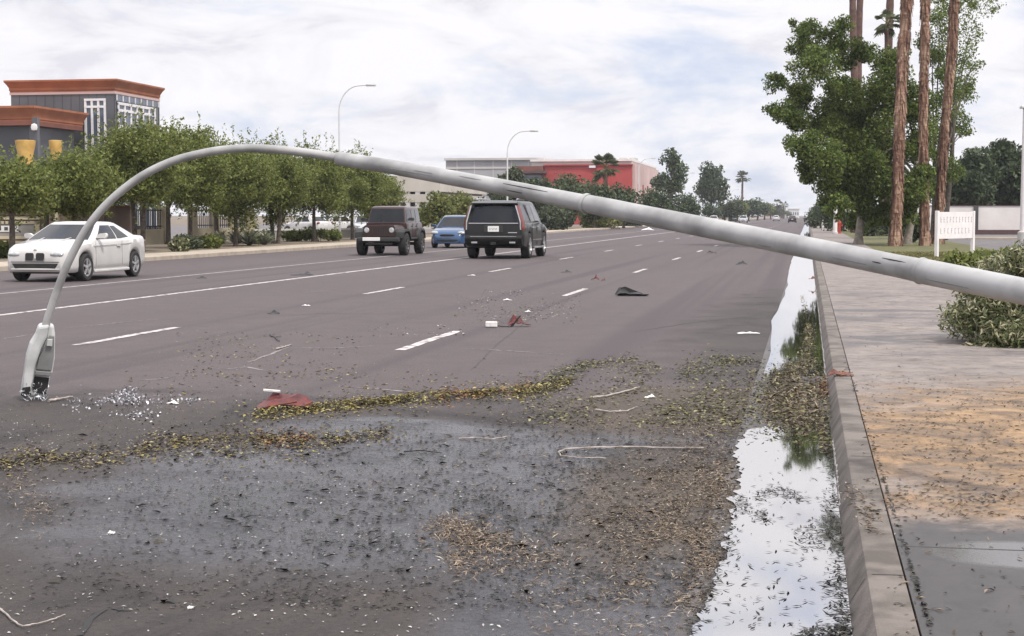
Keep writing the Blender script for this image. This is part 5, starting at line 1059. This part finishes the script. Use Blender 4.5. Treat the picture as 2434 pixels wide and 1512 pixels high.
# ---- low planting on the far verge
low = [(428, 584, 60, 40, 18, 'shrub'), (440, 575, 64, 60, 26, 'dusty'), (500, 582, 66, 60, 22, 'olive'), (8, 596, 51, 50, 20, 'olive'), (-40, 592, 50, 50, 22, 'dusty'), (700, 566, 84, 50, 20, 'olive'), (745, 562, 84, 60, 26, 'olive'), (790, 563, 85, 40, 22, 'olive'), (620, 575, 76, 50, 26, 'dusty')]
nm = ['grey green shrub beside the low cream wall', 'low dusty shrub past the cream wall', 'low spreading shrub before the barred fence', 'green shrub at the foot of the monument sign', 'dusty shrub at the foot of the monument sign near the picture edge', 'low clipped hedge shrub, first of three beyond the spiky plants', 'widest of three low hedge shrubs beyond the spiky plants', 'low hedge shrub at the foot of the tall street lamp', 'dusty shrub behind the spiky plants']
for i, (px, top, D, wpx, hpx, m) in enumerate(low):
    make_tree('low_shrub', nm[i], 'shrub', place(px, D), max(0.5, hpx / FPX * D * 1.3), wpx * 0.62 / FPX * D, 0.0, 180 + i, 0.13, m, nclump=20, nleaf=90, trunk=0.03, group='low planting on the far verge', cr=0.28)
def rosette(name, label, loc, L, n, seed, group, m='spiky', w=0.05):
    r = np.random.default_rng(seed); t = thing(name, label, 'plant', loc, 0, group); mb = MB()
    for k in range(n):
        a = r.random() * 6.28; el = r.uniform(0.1, 1.4); l = L * r.uniform(0.7, 1.1); d = Vector((math.cos(a), math.sin(a), 0)); s = Vector((-math.sin(a), math.cos(a), 0)) * w
        p0 = Vector((0, 0, 0.05)); p1 = d * l * 0.5 * math.cos(el) + Vector((0, 0, l * 0.5 * math.sin(el) + 0.05)); p2 = d * l * math.cos(el * 0.85) + Vector((0, 0, l * 0.82 * math.sin(el) + 0.02))
        mb.add([p0 - s, p0 + s, p1 + s * 0.8, p1 - s * 0.8, p2], [(0, 1, 2, 3), (3, 2, 4)])
    mb.build('leaf_blades', M[m], t); MB().lathe([(0.10, 0), (0.13, 0.1), (0.06, 0.22)], 10).build('stem_base', M['bark'], t, smooth=True)
for i, (px, D, L, l) in enumerate(((560, 73, 0.95, 'pale spiky plant, first of the cluster by the far kerb'), (592, 72, 1.15, 'largest pale spiky plant with drooping leaves by the far kerb'), (628, 74, 0.85, 'pale spiky plant at the end of the cluster by the far kerb'), (525, 76, 0.9, 'spiky plant behind the cluster near the barred fence'))):
    rosette('spiky_plant', l, place(px, D), L, 120, 200 + i, 'spiky plants by the far kerb')
# ---- shrub beside the pavement, close to us
r = np.random.default_rng(77); D = 17.2; b = P(2425, 850, D); b.z = 0.10
t = thing('verge_shrub', 'grey green leafy shrub spilling onto the pavement under the fallen pole', 'shrub', b); pts = []
for k in range(95):
    d = r.normal(size=3); d /= np.linalg.norm(d); d[2] = abs(d[2]); q = 0.55 + 0.45 * r.random() ** 0.7
    pts.append(clump_pts(r, np.array([d[0] * 0.78 * q, d[1] * 0.75 * q, 0.04 + d[2] * 0.98 * q]), 0.20, 230))
pts = np.concatenate(pts); pts[:, 2] = np.maximum(pts[:, 2], 0.03); leaves('foliage', pts, 0.075, M['shrub'], t, seed=5, asp=0.22, flat=0.1, jit=0.7)
mb = MB()
for k in range(26):
    a = r.random() * 6.28; q = r.uniform(0.2, 0.7); mb.tube([(0, 0, 0), (math.cos(a) * q * 0.4, math.sin(a) * q * 0.4, 0.4), (math.cos(a) * q, math.sin(a) * q, r.uniform(0.4, 0.95))], [0.016, 0.011, 0.005], 5)
mb.build('stems', M['bark'], t)
b = P(2400, 640, 27); b.z = 0.1; make_tree('verge_shrub', 'second leafy shrub behind the fallen pole, nearer to the white notice board', 'shrub', b, zat(596, 27) - 0.1, 0.75, 0.0, 303, 0.1, 'shrub', nclump=40, nleaf=110, trunk=0.03, cr=0.25, asp=0.32)
b = P(2300, 625, 40); b.z = 0.1; make_tree('verge_hedge', 'low green hedge plant at the feet of the white notice board', 'shrub', b, zat(598, 40) - 0.1, 1.0, 0.0, 304, 0.13, 'olive', nclump=30, nleaf=80, trunk=0.03, cr=0.22)
b = P(2385, 610, 46); b.z = 0.1; make_tree('verge_hedge', 'low green hedge plant behind the leafy shrubs', 'shrub', b, zat(596, 46) - 0.1, 1.1, 0.0, 305, 0.13, 'olive', nclump=30, nleaf=80, trunk=0.03, cr=0.22)
# short dry grass on the verge
n = 26000; x = r.uniform(2.7, 5.5, n); y = r.uniform(20, 62, n); leaves('dry_grass', np.stack([x, y, np.full(n, 0.12)], 1), 0.10, M['drygrass'], None, seed=9, asp=0.2)
tag(bpy.data.objects['dry_grass'], 'dry yellowish grass along the verge beside the pavement', 'grass', kind='stuff')
# ------------------------------------------------------------------ storm litter
r = np.random.default_rng(11)
M['gold'] = leafmat('golden_fallen_leaves', [(0.0, (0.020, 0.017, 0.010)), (0.32, (0.055, 0.043, 0.016)), (0.58, (0.14, 0.11, 0.028)), (0.8, (0.27, 0.22, 0.055)), (1.0, (0.46, 0.40, 0.19))], 0.5, 0.1)
M['russet'] = leafmat('russet_fallen_leaves', [(0.0, (0.04, 0.018, 0.010)), (0.4, (0.12, 0.05, 0.022)), (0.8, (0.24, 0.12, 0.05)), (1.0, (0.36, 0.24, 0.12))], 0.6, 0.05)
M['olivel'] = leafmat('olive_fallen_leaves', [(0.0, (0.022, 0.021, 0.012)), (0.45, (0.075, 0.070, 0.028)), (0.8, (0.165, 0.15, 0.055)), (1.0, (0.33, 0.31, 0.17))], 0.5, 0.1)
M['tan'] = leafmat('tan_needles', [(0.0, (0.045, 0.032, 0.022)), (0.5, (0.135, 0.095, 0.062)), (0.85, (0.26, 0.195, 0.14)), (1.0, (0.42, 0.35, 0.27))], 0.7, 0)
M['muddyl'] = leafmat('muddy_brown_leaves', [(0.0, (0.018, 0.013, 0.010)), (0.5, (0.065, 0.046, 0.030)), (0.85, (0.14, 0.105, 0.065)), (1.0, (0.26, 0.21, 0.14))], 0.5, 0)
M['darkl'] = leafmat('dark_wet_leaves', [(0.0, (0.010, 0.010, 0.010)), (0.7, (0.030, 0.027, 0.022)), (1.0, (0.07, 0.06, 0.04))], 0.45, 0)
M['glassl'] = leafmat('lens_fragments', [(0.0, (0.03, 0.03, 0.03)), (0.35, (0.14, 0.14, 0.15)), (0.7, (0.38, 0.38, 0.42)), (1.0, (0.72, 0.72, 0.76))], 0.25, 0)
M['palel'] = leafmat('pale_flecks', [(0.0, (0.12, 0.11, 0.10)), (0.6, (0.28, 0.26, 0.24)), (1.0, (0.58, 0.56, 0.54))], 0.5, 0)
def line(pts, n, sig, heap=0.01, z=0.004, endfade=True):
    xs = np.array([p[0] for p in pts], float); ys_ = np.array([p[1] for p in pts], float); seg = np.r_[0, np.cumsum(np.hypot(np.diff(xs), np.diff(ys_)))]
    u = r.random(n) * seg[-1]; clump = np.sin(u / 17.0 + 1.3) + np.sin(u / 41.0) ; keep = r.random(n) < 0.72 + 0.2 * clump; u = u[keep]; n = len(u)
    x = np.interp(u, seg, xs) + r.normal(size=n) * sig * 0.8; g = r.normal(size=n); y = np.interp(u, seg, ys_) + g * sig * (0.75 + 0.35 * np.sin(u / 29.0))
    return [tuple(G(a, b, z)) [:2] + (z + heap * r.random() * math.exp(-c * c),) for a, b, c in zip(x, y, g)]
def blobr(cx, cy, rx, ry, n, z=0.004, heap=0.0):
    a = r.normal(size=(n, 2)) * 0.55
    return [tuple(G(cx + u * rx, max(cy + v * ry, 530), z))[:2] + (z + heap * r.random(),) for u, v in a]
def area(x0, x1, y0, y1, n, z=0.004, f=None):
    o = []
    while len(o) < n:
        x, y = r.uniform(x0, x1), r.uniform(y0, y1)
        if f is None or r.random() < f(x, y): o.append(tuple(G(x, y, z))[:2] + (z + 0.001,))
    return o
from mathutils import noise as mn
def patchy(s, lo=0.0): return lambda x, y: max(0.0, min(1.0, lo + 0.9 * (0.5 + 1.3 * mn.noise(Vector((x / s, y / (s * 0.45), 3.3))))))
def stuff(name, pts, size, m, label, cat='leaf litter', asp=0.45, flat=2.2, fold=0.2, seed=3, jit=0.6):
    o = leaves(name, np.array(pts), size, M[m], None, flat=flat, asp=asp, seed=seed, fold=fold, jit=jit); return tag(o, label, cat, kind='stuff')
g1 = line([(610, 985), (700, 977), (760, 972), (850, 963), (950, 951), (1050, 943), (1150, 936), (1250, 930), (1310, 922)], 4600, 9, 0.045)
g1 += line([(560, 985), (800, 965), (1050, 940), (1320, 918)], 1300, 24, 0.006) + line([(740, 972), (900, 957), (1010, 945)], 900, 7, 0.04) + line([(1230, 935), (1300, 922), (1360, 905)], 900, 10, 0.03)
stuff('golden_leaves', g1, 0.032, 'gold', 'golden ridge of washed up leaves across the road behind the wet patch')
ru = line([(1030, 945), (1120, 937), (1200, 933), (1260, 925)], 800, 9, 0.03) + line([(620, 1046), (700, 1040), (740, 1045)], 260, 14, 0.01) + blobr(1960, 925, 25, 22, 300, 0.02, 0.03) + line([(1985, 893), (2010, 885)], 60, 4, 0.02, 0.132)
stuff('russet_leaves', ru, 0.036, 'russet', 'reddish brown wet leaves caught within the golden ridge', seed=4)
g2 = line([(0, 1100), (250, 1085), (450, 1055), (720, 1050), (960, 1030)], 1500, 26, 0.004) + line([(330, 1068), (420, 1050), (520, 1045), (640, 1045), (700, 1040)], 2000, 17, 0.015) + line([(0, 1105), (80, 1085), (160, 1090), (290, 1092)], 1100, 14, 0.012) + line([(700, 1055), (800, 1045), (930, 1028)], 1100, 13, 0.012) + line([(420, 1085), (600, 1075), (720, 1090)], 350, 12)
gsel = r.random(len(g2)) < 0.55; stuff('brownish_leaves', [p for p, k in zip(g2, gsel) if k], 0.03, 'muddyl', 'brownish leaves mixed into the yellow green band on the road', seed=36)
stuff('yellow_green_leaves', [p for p, k in zip(g2, gsel) if not k], 0.030, 'gold', 'yellow green leaf band at the near edge between lamp head and wet patch', seed=6)
ol = line([(1290, 918), (1350, 885), (1400, 866), (1480, 862), (1570, 880)], 1900, 13, 0.012) + line([(1620, 885), (1700, 862), (1760, 858), (1815, 872)], 1300, 15, 0.012) + area(1230, 1860, 880, 1010, 2600, f=patchy(120, 0.1)) + blobr(1700, 960, 160, 60, 1200)
stuff('olive_leaves', ol, 0.034, 'olivel', 'olive leaf litter spread from the golden ridge towards the gutter', seed=7)
gd = blobr(1890, 955, 85, 62, 5200, 0.014, 0.045) + line([(1925, 780), (1922, 830), (1912, 870)], 900, 11, 0.03, 0.014) + line([(1830, 915), (1880, 880), (1930, 860)], 1100, 15, 0.03, 0.014) + line([(1905, 700), (1916, 740), (1922, 790)], 160, 5, 0.01, 0.014) + line([(1940, 980), (1958, 1040), (1965, 1070)], 500, 9, 0.02, 0.014)
gn0 = blobr(1895, 950, 80, 60, 1800, 0.016, 0.05)
gd = [p for p in gd if p[0] < 0.185]
stuff('gutter_needles', [p for p in gn0 if p[0] < 0.185], 0.055, 'tan', 'brown needles matted into the leaf dam in the gutter', 'needles', asp=0.10, seed=30, flat=1.0)
ks = r.random(len(gd)) < 0.55; stuff('gutter_mulch', [p for p, k in zip(gd, ks) if k], 0.03, 'muddyl', 'muddy brown mulch in the leaf dam in the gutter', seed=41, flat=1.4)
gd = [p for p, k in zip(gd, ks) if not k]
stuff('gutter_leaves', gd, 0.033, 'olivel', 'thick dam of wet leaves blocking the gutter water', seed=8, flat=1.0)
gn = line([(1975, 1180), (1990, 1250), (2000, 1330), (1990, 1400), (2010, 1460), (2005, 1520)], 950, 20, 0.02, 0.014) + line([(1880, 1530), (1960, 1500), (2030, 1495)], 350, 10, 0.02, 0.014) + line([(1965, 1010), (1975, 1100), (1985, 1200)], 260, 6, 0.01, 0.014) + area(1700, 1970, 1080, 1500, 240, 0.014) + line([(1800, 1180), (1850, 1165), (1910, 1185)], 220, 9, 0.01, 0.014) + line([(1760, 1190), (1800, 1220), (1830, 1240)], 150, 10, 0.0, 0.014) + line([(1640, 1500), (1690, 1400), (1735, 1290), (1755, 1180)], 330, 14, 0.003, 0.014) + line([(1900, 1290), (1960, 1250)], 160, 18, 0.01, 0.014)
gn = [p for p in gn if p[0] < 0.178]
stuff('floating_litter', gn, 0.034, 'darkl', 'dark twigs and leaves floating in the gutter water by the kerb', asp=0.22, seed=9, flat=2.5, fold=0.06)
pt = blobr(1090, 1262, 75, 34, 1000) + blobr(1150, 1285, 85, 30, 900) + blobr(1105, 1330, 55, 34, 420) + blobr(1240, 1325, 150, 50, 800) + blobr(1060, 1240, 40, 16, 200)
stuff('pine_needles', pt, 0.033, 'tan', 'tan mat of pine needles on the wet road', 'needles', asp=0.12, seed=10, flat=1.2)
dens = lambda x, y: patchy(90, 0.0)(x, y) * math.exp(-((x - 1690) / 190) ** 2 - ((y - 1220) / 190) ** 2)
br = area(1150, 1765, 1000, 1512, 6500, f=dens) + line([(0, 1150), (60, 1165), (110, 1210), (60, 1250)], 700, 26) + area(1250, 1750, 1380, 1512, 600)
stuff('brown_needles', br, 0.032, 'tan', 'brown needles and twigs scattered beside the gutter water', 'needles', asp=0.10, seed=12, flat=1.6)
b2_ = area(1200, 1760, 1000, 1500, 1700, f=lambda x, y: dens(x - 20, y + 30)) + area(1180, 1780, 980, 1130, 1000, f=patchy(90, 0.1))
stuff('brown_leaves', b2_, 0.024, 'muddyl', 'small brown leaf bits between the wet road and the gutter', seed=13)
dk = area(60, 1740, 1000, 1450, 3600, f=lambda x, y: patchy(130, 0.1)(x, y) * min(1, 0.25 + x / 900)) + area(900, 1500, 1010, 1330, 1500, f=patchy(80))
cr_ = area(1200, 1765, 1000, 1512, 5000, f=dens) + area(1150, 1800, 900, 1440, 6000, f=patchy(70, 0.05)) + area(0, 1200, 1000, 1200, 2500, f=patchy(70, 0.0))
stuff('leaf_dust', cr_, 0.012, 'muddyl', 'fine dark leaf dust over the wet road', seed=33, jit=0.8, asp=0.7)
wz = lambda x, y: patchy(140, 0.25)(x, y) * math.exp(-((x - 850) / 620) ** 2 - ((y - 1230) / 190) ** 2)
stuff('dark_grit', area(60, 1740, 980, 1480, 5000, f=wz), 0.010, 'darkl', 'dark grit washed over the wet road', 'grit', seed=37, jit=0.8, asp=0.8)
stuff('pale_grit', area(60, 1740, 980, 1480, 1500, f=wz), 0.008, 'palel', 'pale grit glinting on the wet road', 'grit', seed=38, jit=0.8, asp=0.8)
stuff('black_bark_bits', area(100, 1720, 960, 1440, 260, f=wz) + area(800, 1500, 1020, 1300, 160, f=patchy(90, 0.1)), 0.052, 'darkl', 'larger black bark bits on the wet road', 'debris', seed=39, jit=0.6, asp=0.4)
stuff('dark_leaf_bits', dk, 0.022, 'darkl', 'dark leaf bits sprinkled over the wet road', seed=14)
pl_ = area(0, 1740, 960, 1512, 1100, f=patchy(110, 0.0)) + area(0, 520, 950, 1110, 500, f=patchy(60, 0.1)) + area(250, 900, 780, 960, 260, f=patchy(70)) + area(0, 1700, 1300, 1512, 60)
stuff('pale_flecks', pl_, 0.015, 'palel', 'pale chips and flecks sprinkled over the road', 'debris', seed=15)
sm_ = area(420, 860, 790, 900, 420, f=patchy(60)) + area(1080, 1380, 700, 770, 260, f=patchy(40)) + area(300, 1250, 880, 960, 380, f=patchy(80))
stuff('leaf_crumbs', sm_, 0.035, 'gold', 'thin sprinkle of crumbs beyond the golden ridge', seed=16)
gl = line([(150, 955), (230, 955), (300, 948), (380, 955), (470, 952)], 520, 10, 0.015) + blobr(305, 950, 34, 20, 420, 0.004, 0.05) + blobr(330, 985, 50, 14, 140)
stuff('glass_fragments', gl, 0.019, 'glassl', 'smashed pale lens fragments heaped beside the fallen lamp head', 'fragments', seed=17, flat=0.2, asp=0.7)
fr_ = area(1090, 1370, 690, 760, 260, f=patchy(50, .1)) + area(860, 1120, 770, 800, 60)
stuff('glass_crumbs', fr_, 0.04, 'palel', 'tiny pale crumbs around the red and white wreckage on the road', 'fragments', seed=18)
pv = area(2050, 2434, 890, 1240, 850, 0.133, f=patchy(90, 0.15)) + area(1990, 2260, 640, 890, 130, 0.133) + area(2110, 2434, 1260, 1512, 60, 0.133) + line([(2160, 1000), (2260, 985), (2330, 1000)], 60, 10, 0, 0.133) + line([(2250, 1180), (2400, 1185)], 90, 12, 0, 0.133)
stuff('pavement_leaf_bits', pv, 0.028, 'darkl', 'dark leaf bits stuck to the muddy pavement', seed=19, asp=0.3, fold=0.08)
pv2 = area(2050, 2434, 900, 1230, 700, 0.133, f=patchy(80, 0.1)) + area(2120, 2434, 1240, 1512, 30, 0.133) + line([(2010, 1160), (2050, 1200), (2075, 1260)], 160, 16, 0.02, 0.133)
stuff('pavement_needles', pv2, 0.03, 'tan', 'tan needles in the mud on the pavement', 'needles', seed=20, asp=0.25)
jl = line([(2010, 855), (2030, 915), (2050, 985), (2085, 1085), (2125, 1225), (2165, 1340), (2215, 1506)], 420, 3.5, 0.0, 0.133)
stuff('joint_litter', jl, 0.022, 'darkl', 'dark litter caught along the joint behind the kerb', seed=21)
# ---- single pieces of wreckage
M['redplastic'] = mat('dull_red_plastic', (0.15, 0.026, 0.024), 0.55, (0.055, 0.013, 0.013), 14, detail=8)
M['whiteplastic'] = mat('white_plastic', (0.72, 0.70, 0.69), 0.45, (0.55, 0.53, 0.52), 20)
M['rust'] = mat('rust_red_sheath', (0.20, 0.065, 0.035), 0.7, (0.09, 0.03, 0.02), 16)
M['wood'] = mat('splintered_pale_wood', (0.44, 0.39, 0.355), 0.8, (0.20, 0.17, 0.15), 14)
M['blacksheet'] = mat('torn_black_sheet', (0.016, 0.015, 0.015), 0.5, (0.010, 0.010, 0.010), 9)
def crumple(name, label, cat, px, py, w, h, d, m, seed, bulk=0.25, z=0.003, tilt=0.5, rz=0.0):
    rr = np.random.default_rng(seed); t = thing(name, label, cat, G(px, py, z), PSI + rz); mb = MB(); nx, ny = 8, 4; top = []; pk_ = rr.uniform(0.2, 0.8); colr = rr.uniform(bulk, 1.0, nx); edge = rr.uniform(0.1, 1.0, nx); colr[int(pk_ * (nx - 1))] = 1.0
    for j in range(ny):
        for i in range(nx):
            u, v = i / (nx - 1), j / (ny - 1); prof = (u / pk_ if u < pk_ else (1 - u) / (1 - pk_)) ** (0.8 if bulk < 0.5 else 0.3)
            zz_ = h * (0.06 + prof * (0.25 + 0.75 * v) * colr[i] * rr.uniform(0.7, 1.0) + 0.10 * rr.random())
            sk = 0.5 + 0.5 * edge[i]
            top.append(((u - 0.5) * w + rr.normal() * w * 0.02, ((v - 0.5) * sk + 0.12 * (edge[i] - 0.6)) * d + rr.normal() * d * 0.05, zz_))
    f = [(j * nx + i, j * nx + i + 1, (j + 1) * nx + i + 1, (j + 1) * nx + i) for j in range(ny - 1) for i in range(nx - 1)]
    mb.add(top, f); o = mb.build('sheet', M[m], t); s = o.modifiers.new('thick', 'SOLIDIFY'); s.thickness = max(0.004, h * 0.05); s.offset = 0
    return t
t = crumple('red_wreckage', 'crumpled dull red plastic piece lying in the leaf ridge', 'debris', 680, 972, 0.43, 0.125, 0.26, 'redplastic', 1, 0.7)
MB().box((-0.12, 0.07, 0.135), (0.13, 0.05, 0.012), rz=0.2, ry=0.1).build('white_label', M['whiteplastic'], t)
for i, (a, b) in enumerate((((-0.17, -0.10, 0.02), (0.10, -0.11, 0.07)), ((0.08, -0.12, 0.01), (0.21, -0.04, 0.06)))): MB().tube([a, b], 0.009, 6).build('rib', M['rust'], t)
t = crumple('red_wedge', 'small red wedge shaped wreckage standing up beyond the near dashes', 'debris', 1233, 776, 0.29, 0.19, 0.12, 'redplastic', 2, rz=0.3); MB().prism([(-0.14, 0), (0.0, 0.15), (0.02, 0.15), (-0.1, 0)], (0, -0.05, 0), (1, 0, 0), (0, 0, 1), (0, 1, 0), 0.02).build('torn_edge', M['blacksheet'], t)
t = thing('white_box', 'white lamp part lying beside the small red wedge', 'debris', G(1168, 778, 0.002), PSI); MB().box((0, 0, 0.04), (0.16, 0.1, 0.075)).build('body', M['whiteplastic'], t, bevel=0.012); MB().tube([(0.08, 0, 0.02), (0.16, -0.01, 0.012), (0.24, 0.01, 0.012)], 0.008, 6).build('cable', M['blacksheet'], t)
t = crumple('black_sheet', 'torn black sheet lying in the road ahead of the red pieces', 'debris', 1502, 703, 0.58, 0.20, 0.3, 'blacksheet', 3); MB().prism([(-0.27, 0.0), (-0.2, 0.15), (-0.12, 0.17), (0.0, 0.12), (0.3, 0.0)], (0, 0.05, 0), (1, 0, 0), (0, 0, 1), (0, 1, 0), 0.03).build('raised_flap', M['blacksheet'], t)
for i, (px, py, w, h, m, l) in enumerate(((1415, 666, 0.18, 0.15, 'redplastic', 'small red fragment near the torn black sheet'), (1434, 668, 0.11, 0.07, 'redplastic', 'tiny red chip beside the small red fragment'), (1346, 648, 0.28, 0.08, 'blacksheet', 'dark rag on the road just past the black SUV'), (1763, 629, 0.35, 0.13, 'blacksheet', 'dark scrap on the road near the gutter below the pole'), (1692, 602, 0.4, 0.13, 'blacksheet', 'dark scrap on the road close under the pole'), (480, 662, 0.25, 0.07, 'blacksheet', 'dark scrap behind the white coupe'), (716, 654, 0.55, 0.09, 'blacksheet', 'flat dark scrap on the solid white line'), (650, 746, 0.19, 0.06, 'blacksheet', 'small dark scrap on the open road behind the lamp arm'), (1206, 714, 0.16, 0.035, 'whiteplastic', 'small pale scrap beyond the white lamp part'), (727, 727, 0.14, 0.03, 'whiteplastic', 'white scrap alone on the open road'), (1780, 793, 0.28, 0.03, 'whiteplastic', 'flat white strip beside the gutter water'), (1545, 946, 0.09, 0.04, 'whiteplastic', 'small white chip in the olive leaf litter'), (410, 960, 0.10, 0.03, 'whiteplastic', 'flat white shard at the end of the glass heap'), (265, 1268, 0.03, 0.014, 'whiteplastic', 'pale yellowish chip on the wet road'), (453, 1445, 0.024, 0.006, 'whiteplastic', 'white chip on the bare road near the crack'), (1120, 655, 0.2, 0.03, 'whiteplastic', 'white scrap behind the black SUV'), (1540, 548, 1.3, 0.35, 'whiteplastic', 'pale heap by the far kerb under the pole'), (1255, 742, 0.1, 0.04, 'whiteplastic', 'pale scrap above the small red wedge'))):
    crumple('road_scrap', l, 'debris', px, py, w, h, max(w * 0.5, 0.03), m, 40 + i, rz=0.2 * ((i % 3) - 1))
crumple('red_sheath', 'rust red palm sheath draped over the kerb at the leaf dam', 'debris', 1998, 893, 0.22, 0.07, 0.10, 'rust', 71, z=KH + 0.004); crumple('red_bag', 'red rag at the kerb beyond the leaf dam', 'debris', 1932, 664, 0.16, 0.07, 0.16, 'redplastic', 72, z=KH + 0.003)
def stick(name, label, pts, rad, m='wood', z=0.006):
    rr = np.random.default_rng(len(label)); q0 = [G(x, y, z) for x, y in pts]; q = []
    for i in range(len(q0) - 1):
        for k in range(4): q.append(q0[i].lerp(q0[i + 1], k / 4) + Vector((rr.normal(), rr.normal(), 0)) * (min(0.012, (q0[-1] - q0[0]).length * 0.008) if i + k else 0))
    q.append(q0[-1]); o = q[0].copy(); t = thing(name, label, 'stick', o)
    mb = MB().tube([p - o + Vector((0, 0, rad * (0.6 + 0.3 * (i % 2)))) for i, p in enumerate(q)], [rad * (1 - 0.5 * i / len(q)) for i in range(len(q))], 7); mb.build('shaft', M[m], t, smooth=True)
    k = len(q) // 2; d = (q[-1] - q[0]).normalized(); sd = Vector((-d.y, d.x, 0)); MB().tube([q[k] - o + Vector((0, 0, rad)), q[k] - o + (d + sd) * rad * 7 + Vector((0, 0, rad * 1.4))], [rad * 0.5, rad * 0.25], 5).build('side_twig', M[m], t)
stick('splinter', 'pale splinter lying in the olive leaf litter', [(1408, 947), (1440, 943), (1475, 935), (1520, 922)], 0.010)
stick('splinter', 'white splinter on the ground at the foot of the fallen lamp head', [(116, 955), (140, 951), (172, 945)], 0.012)
stick('splinter', 'pale splinter on the open road in front of the dashes', [(655, 831), (675, 826), (694, 820)], 0.010)
stick('splinter', 'dark splinter pointing to the pale one on the open road', [(642, 797), (652, 803), (664, 812)], 0.010, 'blacksheet')
stick('hooked_branch', 'long pale hooked branch lying on the wet road near the gutter', [(1672, 1066), (1600, 1067), (1500, 1064), (1400, 1065), (1350, 1068), (1326, 1076), (1334, 1085), (1370, 1089), (1440, 1091)], 0.0065)
stick('bare_twig', 'thin pale twig across the upper part of the wet road', [(1090, 1044), (1130, 1042), (1170, 1045), (1212, 1038)], 0.006)
stick('bare_twig', 'curved pale twig behind the hooked branch', [(1415, 975), (1450, 980), (1490, 978), (1515, 968)], 0.007)
stick('dry_stalk', 'curved dry stalk on the bare road beside the crack', [(0, 1448), (25, 1472), (55, 1490), (90, 1484), (130, 1472), (155, 1462)], 0.004)
stick('bare_twig', 'thin dark twig on the wet road beside the leaf band', [(960, 1075), (1000, 1072), (1050, 1078)], 0.005, 'blacksheet')
# ------------------------------------------------------------------ thin air over the street
hz = MB().span((-300, -60, -1.1), (300, 1700, 32)).build('haze', M['water']); tag(hz, 'thin pale haze over the whole street', 'haze', kind='stuff')
hm = bpy.data.materials.new('thin_haze'); hm.use_nodes = True; _t = hm.node_tree; _t.nodes.remove(_t.nodes['Principled BSDF'])
_v = nn(_t, 'ShaderNodeVolumePrincipled'); _v.inputs['Color'].default_value = (0.88, 0.92, 1, 1); _v.inputs['Density'].default_value = 0.00022; _v.inputs['Anisotropy'].default_value = 0.2
_t.links.new(_v.outputs[0], _t.nodes['Material Output'].inputs['Volume']); hz.data.materials.clear(); hz.data.materials.append(hm)
